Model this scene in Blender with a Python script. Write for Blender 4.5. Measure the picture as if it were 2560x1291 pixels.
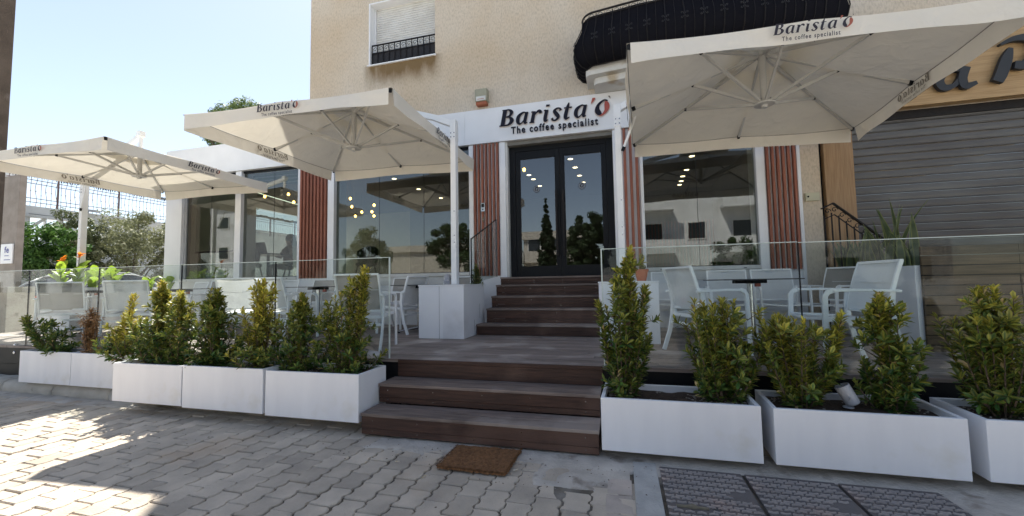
import bpy, bmesh, math, random
from mathutils import Vector, Matrix, noise
R = math.radians
rng = random.Random(7)
for o in list(bpy.data.objects): bpy.data.objects.remove(o)
scn = bpy.context.scene
COL = scn.collection

# ---------------------------------------------------------------- camera
cam = bpy.data.cameras.new('camera'); camo = bpy.data.objects.new('camera', cam); COL.objects.link(camo)
rt = Vector((0.96591788, 0.2582729, -0.01725536)); dn = Vector((-0.03275614, 0.05583464, -0.99790256)); fw = Vector((-0.25676775, 0.96445715, 0.0623917))
m = Matrix((rt, -dn, -fw)).transposed().to_4x4(); m.translation = Vector((0, 0, 1.30)); camo.matrix_world = m
cam.sensor_width = 36; cam.lens = 36*1009.57/2560; cam.clip_start = .05; cam.clip_end = 600
scn.camera = camo
scn.render.resolution_x = 1024; scn.render.resolution_y = 516

# ---------------------------------------------------------------- world, sun, exposure
SUN_EL = R(57.7); SD = Vector((.56, -.83, 0)).normalized()      # direction the light travels
w = bpy.data.worlds.new('World'); scn.world = w; w.use_nodes = True
nt = w.node_tree; bg = nt.nodes['Background']
sky = nt.nodes.new('ShaderNodeTexSky'); sky.sky_type = 'NISHITA'; sky.sun_disc = False
sky.sun_elevation = SUN_EL; sky.sun_rotation = math.atan2(-SD.x, -SD.y) ; sky.air_density = 1.0; sky.dust_density = 0.5; sky.ozone_density = 1.0
hs = nt.nodes.new('ShaderNodeHueSaturation'); hs.inputs['Saturation'].default_value = .76; nt.links.new(sky.outputs[0], hs.inputs['Color']); nt.links.new(hs.outputs[0], bg.inputs[0]); bg.inputs[1].default_value = .059
sl = bpy.data.lights.new('sun', 'SUN'); sl.energy = 3.15; sl.angle = R(.53); sl.color = (1, .95, .86)
so = bpy.data.objects.new('sun', sl); COL.objects.link(so)
trav = Vector((SD.x*math.cos(SUN_EL), SD.y*math.cos(SUN_EL), -math.sin(SUN_EL)))
so.rotation_euler = trav.to_track_quat('-Z', 'Y').to_euler(); so.location = (-6, 12, 20)
scn.view_settings.view_transform = 'Standard'; scn.view_settings.look = 'None'
scn.view_settings.exposure = 1.82; scn.view_settings.gamma = 1
scn.render.engine = 'CYCLES'
scn.cycles.transparent_max_bounces = 16; scn.cycles.max_bounces = 8; scn.cycles.caustics_reflective = False; scn.cycles.caustics_refractive = False

# ---------------------------------------------------------------- helpers
class MB:
    def __init__(s): s.v = []; s.f = []; s.m = []; s.r = []; s.c = None; s.st = []
    def add(s, vs, fs, mi=0, r=None):
        b = len(s.v); s.st.append((b, len(s.f))); s.v += [tuple(v) for v in vs]
        if r is None: r = rng.random()
        for f in fs: s.f.append([b+i for i in f]); s.m.append(mi); s.r.append(r)
    def box(s, x0, x1, y0, y1, z0, z1, mi=0, r=None):
        vs = [(x, y, z) for z in (z0, z1) for y in (y0, y1) for x in (x0, x1)]
        s.add(vs, [(0,2,3,1),(4,5,7,6),(0,1,5,4),(2,6,7,3),(0,4,6,2),(1,3,7,5)], mi, r)
    def bar(s, p, q, w, h, up=(0,0,1), mi=0, r=None):
        p = Vector(p); q = Vector(q); d = (q-p).normalized(); u = Vector(up)
        if abs(d.dot(u)) > .98: u = Vector((0,1,0))
        a = d.cross(u).normalized(); b = a.cross(d)
        vs = [e+a*sx*w/2+b*sy*h/2 for e in (p, q) for sx, sy in ((-1,-1),(1,-1),(1,1),(-1,1))]
        s.add(vs, [(3,2,1,0),(4,5,6,7),(0,1,5,4),(1,2,6,5),(2,3,7,6),(3,0,4,7)], mi, r)
    def path(s, pts, w, h, up=(1,0,0), mi=0, r=None):
        # flat bar along a bent path; w across 'up' x tangent, h along 'up'
        P = [Vector(p) for p in pts]; n = len(P); vs = []; u = Vector(up).normalized()
        for i in range(n):
            d = (P[min(i+1,n-1)]-P[max(i-1,0)]).normalized(); a = d.cross(u).normalized()
            for sx, sy in ((-1,-1),(1,-1),(1,1),(-1,1)): vs.append(P[i]+a*sx*w/2+u*sy*h/2)
        fs = [(3,2,1,0), tuple(4*(n-1)+k for k in range(4))]
        for i in range(n-1):
            for k in range(4): fs.append((4*i+k, 4*i+(k+1)%4, 4*i+4+(k+1)%4, 4*i+4+k))
        s.add(vs, fs, mi, r)
    def tube(s, pts, rad, n=8, mi=0, r=None, cap=True):
        P = [Vector(p) for p in pts]; N = len(P); rs = rad if isinstance(rad, (list, tuple)) else [rad]*N
        vs = []; ref = Vector((0,0,1)); d0 = (P[1]-P[0]).normalized()
        if abs(d0.z) > .9: ref = Vector((1,0,0))
        for i in range(N):
            d = (P[min(i+1,N-1)]-P[max(i-1,0)]).normalized(); a = d.cross(ref)
            if a.length < 1e-4: a = d.cross(Vector((0,1,0)))
            a.normalize(); b = d.cross(a); ref = a.cross(d)
            for k in range(n):
                t = 2*math.pi*k/n; vs.append(P[i]+(a*math.cos(t)+b*math.sin(t))*rs[i])
        fs = []
        for i in range(N-1):
            for k in range(n): fs.append((i*n+k, i*n+(k+1)%n, (i+1)*n+(k+1)%n, (i+1)*n+k))
        if cap: fs += [tuple(range(n-1,-1,-1)), tuple((N-1)*n+k for k in range(n))]
        s.add(vs, fs, mi, r)
    def lathe(s, c, prof, n=20, mi=0, ax=None, r=None):
        # prof: (radius, height) pairs; axis z unless ax given
        M = Vector(ax).normalized().to_track_quat('Z', 'Y').to_matrix() if ax is not None else Matrix.Identity(3)
        c = Vector(c); vs = []
        for (rr, h) in prof:
            for k in range(n):
                t = 2*math.pi*k/n; vs.append(c+M@Vector((rr*math.cos(t), rr*math.sin(t), h)))
        fs = [(i*n+k, i*n+(k+1)%n, (i+1)*n+(k+1)%n, (i+1)*n+k) for i in range(len(prof)-1) for k in range(n)]
        fs += [tuple(range(n-1,-1,-1)), tuple((len(prof)-1)*n+k for k in range(n))]
        s.add(vs, fs, mi, r)
    def prism(s, poly, d, mi=0, r=None):
        n = len(poly); P = [Vector(p) for p in poly]; D = Vector(d)
        s.add(P+[p+D for p in P], [tuple(range(n-1,-1,-1)), tuple(range(n,2*n))]+[(i,(i+1)%n,n+(i+1)%n,n+i) for i in range(n)], mi, r)
    def ball(s, c, rad, sc=(1,1,1), n=10, mi=0, r=None):
        c = Vector(c); vs = [c+Vector((0,0,-rad*sc[2]))]
        for i in range(1, n//2):
            ph = math.pi*i/(n//2)-math.pi/2
            for k in range(n):
                t = 2*math.pi*k/n; vs.append(c+Vector((rad*sc[0]*math.cos(ph)*math.cos(t), rad*sc[1]*math.cos(ph)*math.sin(t), rad*sc[2]*math.sin(ph))))
        vs.append(c+Vector((0,0,rad*sc[2]))); L = len(vs)-1; q = n//2-1; fs = []
        for k in range(n): fs.append((0, 1+(k+1)%n, 1+k)); fs.append((L, 1+(q-1)*n+k, 1+(q-1)*n+(k+1)%n))
        for i in range(q-1):
            for k in range(n): fs.append((1+i*n+k, 1+i*n+(k+1)%n, 1+(i+1)*n+(k+1)%n, 1+(i+1)*n+k))
        s.add(vs, fs, mi, r)
    def split(s, name, mats, parent=None, every=1, **k):
        # one object for each 'every' shapes added
        st = s.st+[(len(s.v), len(s.f))]; out = []
        for i in range(0, len(s.st), every):
            (v0, f0), (v1, f1) = st[i], st[min(i+every, len(s.st))]; p = MB(); p.v = s.v[v0:v1]; p.f = [[q-v0 for q in f] for f in s.f[f0:f1]]; p.m = s.m[f0:f1]; p.r = s.r[f0:f1]
            out.append(p.build(name, mats, parent, **k))
        return out
    def build(s, name, mats, parent=None, bevel=0, smooth=False, local=False):
        if not isinstance(mats, (list, tuple)): mats = [mats]
        off = Vector((0,0,0))
        if parent is not None and not local:
            p = parent
            while p is not None: off += Vector(p.location); p = p.parent
        me = bpy.data.meshes.new(name)
        me.from_pydata([(v[0]-off.x, v[1]-off.y, v[2]-off.z) for v in s.v], [], s.f)
        for mt in mats: me.materials.append(mt)
        me.polygons.foreach_set('material_index', s.m)
        a = me.attributes.new('rnd', 'FLOAT', 'FACE'); a.data.foreach_set('value', s.r)
        if s.c is not None:
            ca = me.color_attributes.new('tint', 'FLOAT_COLOR', 'POINT'); fl = []
            for c in s.c: fl += [c[0], c[1], c[2], 1]
            ca.data.foreach_set('color', fl)
        if smooth: me.polygons.foreach_set('use_smooth', [True]*len(me.polygons))
        me.update()
        o = bpy.data.objects.new(name, me); COL.objects.link(o)
        if parent is not None: o.parent = parent
        if bevel:
            b = o.modifiers.new('b', 'BEVEL'); b.width = bevel; b.segments = 2; b.limit_method = 'ANGLE'; b.angle_limit = R(50)
        return o
def tag(o, label=None, cat=None, group=None, kind=None):
    if label: o['label'] = label
    if cat: o['category'] = cat
    if group: o['group'] = group
    if kind: o['kind'] = kind
    return o
def thing(name, label, cat, loc=(0,0,0), group=None, rotz=0):
    o = bpy.data.objects.new(name, None); COL.objects.link(o); o.location = loc; o.rotation_euler = (0,0,rotz); o.empty_display_size = .2
    return tag(o, label, cat, group)
def struct(mb, name, mat, **k): return tag(mb.build(name, mat, **k), kind='structure')
def dup(root, loc, rotz=0, label=None):
    r = root.copy(); COL.objects.link(r); r.location = loc; r.rotation_euler = (0,0,rotz)
    if label: r['label'] = label
    for ch in [c for c in bpy.data.objects if c.parent == root]:
        c = ch.copy(); COL.objects.link(c); c.parent = r
        for g in [x for x in bpy.data.objects if x.parent == ch]:
            d = g.copy(); COL.objects.link(d); d.parent = c
    return r

# ---------------------------------------------------------------- materials
def newmat(name):
    m = bpy.data.materials.new(name); m.use_nodes = True; nt = m.node_tree
    return m, nt, nt.nodes['Principled BSDF'], nt.nodes.new, nt.links.new
def pm(name, c1, c2=None, scale=6, rough=.6, bump=0, bscale=60, stretch=(1,1,1), metal=0, spec=.5, rnd=0, lo=.35, hi=.65, detail=5, c3=None, s3=2, t3=.6, rv=.1):
    m, nt, bs, N, L = newmat(name)
    tc = N('ShaderNodeTexCoord'); mp = N('ShaderNodeMapping'); mp.inputs['Scale'].default_value = stretch; L(tc.outputs['Object'], mp.inputs[0])
    ns = N('ShaderNodeTexNoise'); ns.inputs['Scale'].default_value = scale; ns.inputs['Detail'].default_value = detail; L(mp.outputs[0], ns.inputs['Vector'])
    cr = N('ShaderNodeMapRange'); cr.inputs[1].default_value = lo; cr.inputs[2].default_value = hi; L(ns.outputs[0], cr.inputs[0])
    mx = N('ShaderNodeMix'); mx.data_type = 'RGBA'; mx.inputs[6].default_value = (*c1, 1); mx.inputs[7].default_value = (*(c2 or [c*.8 for c in c1]), 1); L(cr.outputs[0], mx.inputs[0])
    out = mx.outputs[2]
    if c3:
        n3 = N('ShaderNodeTexNoise'); n3.inputs['Scale'].default_value = s3; n3.inputs['Detail'].default_value = 6; L(tc.outputs['Object'], n3.inputs['Vector'])
        r3 = N('ShaderNodeMapRange'); r3.inputs[1].default_value = t3; r3.inputs[2].default_value = t3+.12; L(n3.outputs[0], r3.inputs[0])
        m3 = N('ShaderNodeMix'); m3.data_type = 'RGBA'; m3.inputs[7].default_value = (*c3, 1); L(r3.outputs[0], m3.inputs[0]); L(out, m3.inputs[6]); out = m3.outputs[2]
    if rnd:
        at = N('ShaderNodeAttribute'); at.attribute_name = 'rnd'
        mr = N('ShaderNodeMapRange'); mr.inputs[3].default_value = 1-rnd; mr.inputs[4].default_value = 1+rnd; L(at.outputs['Fac'], mr.inputs[0])
        h = N('ShaderNodeHueSaturation'); L(mr.outputs[0], h.inputs['Value']); L(out, h.inputs['Color']); out = h.outputs[0]
    L(out, bs.inputs['Base Color'])
    rr = N('ShaderNodeMapRange'); rr.inputs[3].default_value = max(.02, rough-rv); rr.inputs[4].default_value = min(1, rough+rv); L(ns.outputs[0], rr.inputs[0]); L(rr.outputs[0], bs.inputs['Roughness'])
    bs.inputs['Metallic'].default_value = metal; bs.inputs['Specular IOR Level'].default_value = spec
    if bump:
        nb = N('ShaderNodeTexNoise'); nb.inputs['Scale'].default_value = bscale; nb.inputs['Detail'].default_value = 6; L(mp.outputs[0], nb.inputs['Vector'])
        b = N('ShaderNodeBump'); b.inputs['Strength'].default_value = min(1, bump); b.inputs['Distance'].default_value = .01*max(1, bump); L(nb.outputs[0], b.inputs['Height']); L(b.outputs[0], bs.inputs['Normal'])
    return m
def glass(name, tint=(.9,.93,.92), ior=1.5, extra=0.0, rough=0.0):
    m, nt, bs, N, L = newmat(name); nt.nodes.remove(bs); out = nt.nodes['Material Output']
    tr = N('ShaderNodeBsdfTransparent'); gl = N('ShaderNodeBsdfGlossy'); gl.inputs['Roughness'].default_value = rough
    tc = N('ShaderNodeTexCoord'); ns = N('ShaderNodeTexNoise'); ns.inputs['Scale'].default_value = 1.3; ns.inputs['Detail'].default_value = 1
    L(tc.outputs['Object'], ns.inputs['Vector'])
    mc = N('ShaderNodeMix'); mc.data_type = 'RGBA'; mc.inputs[6].default_value = (*[t*.96 for t in tint], 1); mc.inputs[7].default_value = (*tint, 1); L(ns.outputs[0], mc.inputs[0]); L(mc.outputs[2], tr.inputs[0])
    bp = N('ShaderNodeBump'); bp.inputs['Strength'].default_value = .02; bp.inputs['Distance'].default_value = .05; L(ns.outputs[0], bp.inputs['Height']); L(bp.outputs[0], gl.inputs['Normal'])
    f0 = ((ior-1)/(ior+1))**2+extra
    lw = N('ShaderNodeLayerWeight'); lw.inputs[0].default_value = .5
    pw = N('ShaderNodeMath'); pw.operation = 'POWER'; pw.inputs[1].default_value = 5; L(lw.outputs['Facing'], pw.inputs[0])
    ad = N('ShaderNodeMath'); ad.operation = 'MULTIPLY_ADD'; ad.inputs[1].default_value = 1-f0; ad.inputs[2].default_value = f0; L(pw.outputs[0], ad.inputs[0])
    mx = N('ShaderNodeMixShader'); L(ad.outputs[0], mx.inputs[0]); L(tr.outputs[0], mx.inputs[1]); L(gl.outputs[0], mx.inputs[2]); L(mx.outputs[0], out.inputs[0])
    return m
def fabric(name, c, trans=.35, c2=None, wscale=900, holes=0):
    m, nt, bs, N, L = newmat(name); out = nt.nodes['Material Output']; nt.nodes.remove(bs)
    tc = N('ShaderNodeTexCoord'); ns = N('ShaderNodeTexNoise'); ns.inputs['Scale'].default_value = 3; ns.inputs['Detail'].default_value = 6; L(tc.outputs['Object'], ns.inputs['Vector'])
    mx = N('ShaderNodeMix'); mx.data_type = 'RGBA'; mx.inputs[6].default_value = (*c, 1); mx.inputs[7].default_value = (*(c2 or [k*.86 for k in c]), 1); L(ns.outputs[0], mx.inputs[0])
    d = N('ShaderNodeBsdfDiffuse'); t = N('ShaderNodeBsdfTranslucent'); L(mx.outputs[2], d.inputs[0]); L(mx.outputs[2], t.inputs[0])
    nb = N('ShaderNodeTexNoise'); nb.inputs['Scale'].default_value = 4.5; nb.inputs['Detail'].default_value = 3; nb.inputs['Distortion'].default_value = .6; L(tc.outputs['Object'], nb.inputs['Vector'])
    bp = N('ShaderNodeBump'); bp.inputs['Strength'].default_value = .55; bp.inputs['Distance'].default_value = .04; L(nb.outputs[0], bp.inputs['Height']); L(bp.outputs[0], d.inputs['Normal']); L(bp.outputs[0], t.inputs['Normal'])
    s = N('ShaderNodeMixShader'); s.inputs[0].default_value = trans; L(d.outputs[0], s.inputs[1]); L(t.outputs[0], s.inputs[2]); last = s
    if holes:
        tp = N('ShaderNodeBsdfTransparent'); s2 = N('ShaderNodeMixShader'); s2.inputs[0].default_value = holes; L(s.outputs[0], s2.inputs[1]); L(tp.outputs[0], s2.inputs[2]); last = s2
    L(last.outputs[0], out.inputs[0]); return m
def leafmat(name, trans=.3, rough=.35, spec=.4, mul=1):
    m, nt, bs, N, L = newmat(name); out = nt.nodes['Material Output']
    at = N('ShaderNodeAttribute'); at.attribute_name = 'tint'
    ar = N('ShaderNodeAttribute'); ar.attribute_name = 'rnd'
    mr = N('ShaderNodeMapRange'); mr.inputs[3].default_value = .72*mul; mr.inputs[4].default_value = 1.25*mul; L(ar.outputs['Fac'], mr.inputs[0])
    h = N('ShaderNodeHueSaturation'); L(mr.outputs[0], h.inputs['Value']); L(at.outputs['Color'], h.inputs['Color'])
    L(h.outputs[0], bs.inputs['Base Color']); bs.inputs['Roughness'].default_value = rough; bs.inputs['Specular IOR Level'].default_value = spec
    t = N('ShaderNodeBsdfTranslucent'); L(h.outputs[0], t.inputs[0]); s = N('ShaderNodeMixShader'); s.inputs[0].default_value = trans
    L(bs.outputs[0], s.inputs[1]); L(t.outputs[0], s.inputs[2]); L(s.outputs[0], out.inputs[0]); return m
def emis(name, col, st):
    m, nt, bs, N, L = newmat(name); bs.inputs['Base Color'].default_value = (*col, 1)
    bs.inputs['Emission Color'].default_value = (*col, 1); bs.inputs['Emission Strength'].default_value = st; return m
def wood(name, c1, c2, c3=None, stretch=(.6, 9, 9), scale=5, rough=.6, rnd=.15, bump=.3, spec=.3):
    return pm(name, c1, c2, scale=scale, rough=rough, bump=bump, bscale=18, stretch=stretch, rnd=rnd, spec=spec, c3=c3, s3=1.6, t3=.52)

M = {}
M['stucco'] = None
M['white'] = pm('white_panel', (.83,.84,.86), (.79,.80,.83), scale=2.5, rough=.38, rv=.08, c3=(.66,.66,.67), s3=1.3, t3=.58)
M['whitef'] = pm('white_lacquer', (.84,.85,.87), (.80,.81,.83), scale=3, rough=.32, rv=.06)
M['sill'] = pm('aged_white_frame', (.70,.70,.68), (.62,.61,.58), scale=4, rough=.45)
M['alu'] = pm('white_coated_aluminium', (.88,.89,.89), (.84,.85,.85), scale=5, rough=.35, rv=.08)
M['cane'] = pm('painted_planter_panel', (.84,.845,.865), (.78,.785,.81), scale=2.6, stretch=(2.2,2.2,.45), rough=.42, c3=(.74,.73,.71), s3=3.4, t3=.60, bump=.06, bscale=7)
M['slat'] = wood('red_brown_slat', (.33,.125,.08), (.24,.085,.053), stretch=(9,9,.5), rough=.5, rnd=.12)
M['deck'] = wood('weathered_dark_deck', (.30,.25,.225), (.18,.145,.125), c3=(.40,.35,.315), rough=.62, rnd=.22)
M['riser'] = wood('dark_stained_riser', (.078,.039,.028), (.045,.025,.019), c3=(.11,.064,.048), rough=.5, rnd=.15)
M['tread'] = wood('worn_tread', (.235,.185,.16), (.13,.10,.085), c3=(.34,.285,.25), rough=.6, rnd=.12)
M['black'] = pm('black_frame', (.007,.008,.010), (.010,.011,.013), scale=4, rough=.5, spec=.18)
M['iron'] = pm('black_iron', (.008,.007,.008), (.018,.014,.013), scale=20, rough=.55, spec=.25, bump=.3, bscale=80)
M['dark'] = pm('dark_table_top', (.022,.022,.025), (.03,.03,.033), scale=8, rough=.3)
M['chrome'] = pm('brushed_steel', (.55,.56,.58), (.45,.46,.48), scale=10, rough=.25, metal=1)
M['soil'] = pm('potting_soil', (.055,.033,.020), (.03,.018,.012), scale=30, rough=.95, bump=1, bscale=50, c3=(.12,.09,.06), s3=40, t3=.62)
M['pebble'] = pm('pale_pebble', (.42,.38,.33), (.25,.22,.19), scale=20, rough=.8, rnd=.35)
M['conc'] = pm('rough_concrete', (.30,.27,.22), (.20,.17,.135), scale=5, rough=.9, bump=.9, bscale=22, c3=(.10,.085,.06), s3=3, t3=.53)
M['kerb'] = pm('kerb_stone', (.50,.47,.41), (.38,.35,.30), scale=4, rough=.85, bump=.8, bscale=30, c3=(.24,.22,.18), s3=7, t3=.6)
M['asph'] = pm('pavement_bed', (.10,.085,.07), (.06,.05,.042), scale=14, rough=.95, bump=.6, bscale=60)
M['fabric'] = fabric('ecru_canvas', (.84,.79,.68), .17)
M['valance'] = fabric('ecru_valance', (.83,.79,.71), .12)
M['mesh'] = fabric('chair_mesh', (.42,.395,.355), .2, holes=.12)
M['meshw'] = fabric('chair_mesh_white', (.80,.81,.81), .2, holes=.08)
M['win'] = glass('window_glass', (.60,.64,.60), 1.6, .08)
M['fence'] = glass('balustrade_glass', (.94,.97,.96), 1.30, .0)
M['gedge'] = pm('polished_glass_edge', (.62,.70,.66), (.55,.62,.58), scale=8, rough=.25)
M['letter'] = pm('sign_letter_navy', (.010,.010,.020), (.013,.013,.024), scale=5, rough=.45, spec=.2)
M['red'] = pm('sign_letter_red', (.42,.09,.06), (.36,.07,.05), scale=5, rough=.4)
M['halo'] = pm('acrylic_backing', (.70,.64,.62), (.66,.60,.58), scale=5, rough=.3)
M['printd'] = pm('printed_dark', (.022,.020,.034), (.03,.028,.042), scale=9, rough=.8)
M['printr'] = pm('printed_red', (.38,.12,.08), (.32,.1,.07), scale=9, rough=.8)
M['ghost'] = pm('print_seen_through', (.24,.215,.18), (.28,.25,.21), scale=9, rough=.9)
M['leaf'] = leafmat('shrub_leaf', .22, .38, .35)
M['leafb'] = leafmat('tree_leaf', .3, .55, .25)
M['bark'] = pm('bark', (.14,.10,.07), (.08,.055,.04), scale=20, rough=.9, bump=.6, bscale=60)
M['walnut'] = wood('brown_panel', (.38,.235,.12), (.29,.175,.085), stretch=(9,9,.45), rough=.5, rnd=0, scale=6)
M['oak'] = wood('oak_fascia', (.50,.33,.165), (.39,.245,.115), stretch=(.5,9,9), rough=.5, rnd=0, scale=6)
M['pine'] = wood('timber_screen', (.13,.085,.045), (.08,.052,.028), c3=(.065,.042,.025), rough=.65, rnd=.25)
M['wallw'] = pm('whitewashed_wall', (.68,.69,.70), (.58,.59,.60), scale=1.2, rough=.85, bump=.3, bscale=30, c3=(.48,.48,.47), s3=.8, t3=.57)
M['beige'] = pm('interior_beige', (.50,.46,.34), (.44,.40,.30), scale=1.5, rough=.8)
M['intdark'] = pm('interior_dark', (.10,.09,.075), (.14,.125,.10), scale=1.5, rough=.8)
M['floorin'] = pm('interior_floor', (.22,.19,.15), (.17,.15,.12), scale=2, rough=.35)
M['coir'] = pm('coir_mat', (.22,.105,.042), (.13,.062,.026), scale=50, rough=1, bump=1, bscale=160, rnd=.3)
M['rubber'] = pm('black_rubber', (.02,.02,.02), (.03,.03,.03), scale=10, rough=.8)
M['shutter'] = None
M['terra'] = pm('terracotta', (.50,.14,.05), (.42,.11,.04), scale=8, rough=.8)
M['bulb'] = emis('warm_bulb', (1,.52,.12), 8)
M['spot'] = emis('ceiling_spot_lit', (1,.76,.46), 5)
M['strip'] = emis('light_strip', (.9,1,.85), .9)
def stucco():
    m, nt, bs, N, L = newmat('beige_stucco')
    tc = N('ShaderNodeTexCoord'); mp = N('ShaderNodeMapping'); mp.inputs['Scale'].default_value = (1,1,.45); L(tc.outputs['Object'], mp.inputs[0])
    ns = N('ShaderNodeTexNoise'); ns.inputs['Scale'].default_value = 42; ns.inputs['Detail'].default_value = 7; L(mp.outputs[0], ns.inputs['Vector'])
    n2 = N('ShaderNodeTexNoise'); n2.inputs['Scale'].default_value = .55; n2.inputs['Detail'].default_value = 4; L(tc.outputs['Object'], n2.inputs['Vector'])
    cr = N('ShaderNodeValToRGB'); cr.color_ramp.elements[0].position = .38; cr.color_ramp.elements[0].color = (.56,.465,.35,1); cr.color_ramp.elements[1].position = .62; cr.color_ramp.elements[1].color = (.62,.56,.475,1)
    L(n2.outputs[0], cr.inputs[0])
    mx = N('ShaderNodeMix'); mx.data_type = 'RGBA'; mx.blend_type = 'MULTIPLY'; mx.inputs[0].default_value = 1; L(cr.outputs[0], mx.inputs[6])
    c2 = N('ShaderNodeValToRGB'); c2.color_ramp.elements[0].position = .3; c2.color_ramp.elements[0].color = (.84,.82,.79,1); c2.color_ramp.elements[1].position = .56; c2.color_ramp.elements[1].color = (1.08,1.06,1.04,1)
    L(ns.outputs[0], c2.inputs[0]); L(c2.outputs[0], mx.inputs[7])
    # dirt run-off below the bedroom window sill (a stain of its own)
    sp = N('ShaderNodeSeparateXYZ'); L(tc.outputs['Object'], sp.inputs[0])
    def rng_(sock, a, b, c, d):
        r1 = N('ShaderNodeMapRange'); r1.interpolation_type = 'SMOOTHSTEP'; r1.inputs[1].default_value = a; r1.inputs[2].default_value = b; L(sock, r1.inputs[0])
        r2 = N('ShaderNodeMapRange'); r2.interpolation_type = 'SMOOTHSTEP'; r2.inputs[1].default_value = c; r2.inputs[2].default_value = d; r2.inputs[3].default_value = 1; r2.inputs[4].default_value = 0; L(sock, r2.inputs[0])
        mm = N('ShaderNodeMath'); mm.operation = 'MULTIPLY'; L(r1.outputs[0], mm.inputs[0]); L(r2.outputs[0], mm.inputs[1]); return mm.outputs[0]
    ax = rng_(sp.outputs[0], -3.45, -3.2, -1.9, -1.6); az = rng_(sp.outputs[2], 4.55, 5.16, 5.18, 5.22)
    n3 = N('ShaderNodeTexNoise'); n3.inputs['Scale'].default_value = 4; n3.inputs['Detail'].default_value = 6; mp3 = N('ShaderNodeMapping'); mp3.inputs['Scale'].default_value = (1.6,1,.5); L(tc.outputs['Object'], mp3.inputs[0]); L(mp3.outputs[0], n3.inputs['Vector'])
    a1 = N('ShaderNodeMath'); a1.operation = 'MULTIPLY'; L(ax, a1.inputs[0]); L(az, a1.inputs[1]); a2 = N('ShaderNodeMath'); a2.operation = 'MULTIPLY'; L(a1.outputs[0], a2.inputs[0]); L(n3.outputs[0], a2.inputs[1])
    a3 = N('ShaderNodeMath'); a3.operation = 'MULTIPLY'; a3.inputs[1].default_value = 2.1; a3.use_clamp = True; L(a2.outputs[0], a3.inputs[0])
    m4 = N('ShaderNodeMix'); m4.data_type = 'RGBA'; m4.inputs[7].default_value = (.20,.13,.06,1); L(a3.outputs[0], m4.inputs[0]); L(mx.outputs[2], m4.inputs[6])
    L(m4.outputs[2], bs.inputs['Base Color']); bs.inputs['Roughness'].default_value = .92
    b = N('ShaderNodeBump'); b.inputs['Strength'].default_value = .9; b.inputs['Distance'].default_value = .014; L(ns.outputs[0], b.inputs['Height']); L(b.outputs[0], bs.inputs['Normal'])
    return m
M['stucco'] = stucco()
M['chromeg'] = pm('grey_sticker', (.22,.24,.27), (.18,.20,.23), scale=9, rough=.4)
M['win2'] = glass('door_glass', (.55,.58,.58), 1.6, .10)

def shuttermat():
    m = pm('galvanised_shutter', (.125,.12,.11), (.085,.08,.075), scale=1.4, stretch=(.8,1,3), rough=.45, bump=.1, bscale=25); nt = m.node_tree; N = nt.nodes.new; L = nt.links.new; bs = nt.nodes['Principled BSDF']
    src = bs.inputs['Base Color'].links[0].from_socket; tc = N('ShaderNodeTexCoord'); sp = N('ShaderNodeSeparateXYZ'); L(tc.outputs['Object'], sp.inputs[0])
    mp = N('ShaderNodeMapping'); mp.inputs['Scale'].default_value = (1.3,1,5); L(tc.outputs['Object'], mp.inputs[0]); ns = N('ShaderNodeTexNoise'); ns.inputs['Scale'].default_value = 1.6; ns.inputs['Detail'].default_value = 7; L(mp.outputs[0], ns.inputs['Vector'])
    # rust rising from the bottom of the shutter
    r1 = N('ShaderNodeMapRange'); r1.inputs[1].default_value = 2.1; r1.inputs[2].default_value = .6; L(sp.outputs[2], r1.inputs[0]); ad = N('ShaderNodeMath'); ad.operation = 'MULTIPLY_ADD'; ad.inputs[1].default_value = .75; L(r1.outputs[0], ad.inputs[0]); sb = N('ShaderNodeMath'); sb.operation = 'SUBTRACT'; sb.inputs[1].default_value = .38; L(ns.outputs[0], sb.inputs[0]); L(sb.outputs[0], ad.inputs[2]); ad.use_clamp = True
    mx = N('ShaderNodeMix'); mx.data_type = 'RGBA'; mx.inputs[7].default_value = (.055,.030,.018,1); L(ad.outputs[0], mx.inputs[0]); L(src, mx.inputs[6]); L(mx.outputs[2], bs.inputs['Base Color']); return m
M['shutter'] = shuttermat()

M['alushade'] = pm('shaded_parasol_metal', (.56,.555,.53), (.50,.495,.475), scale=6, rough=.4)  # darker copy of the aluminium, with the shade put into its colour
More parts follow.
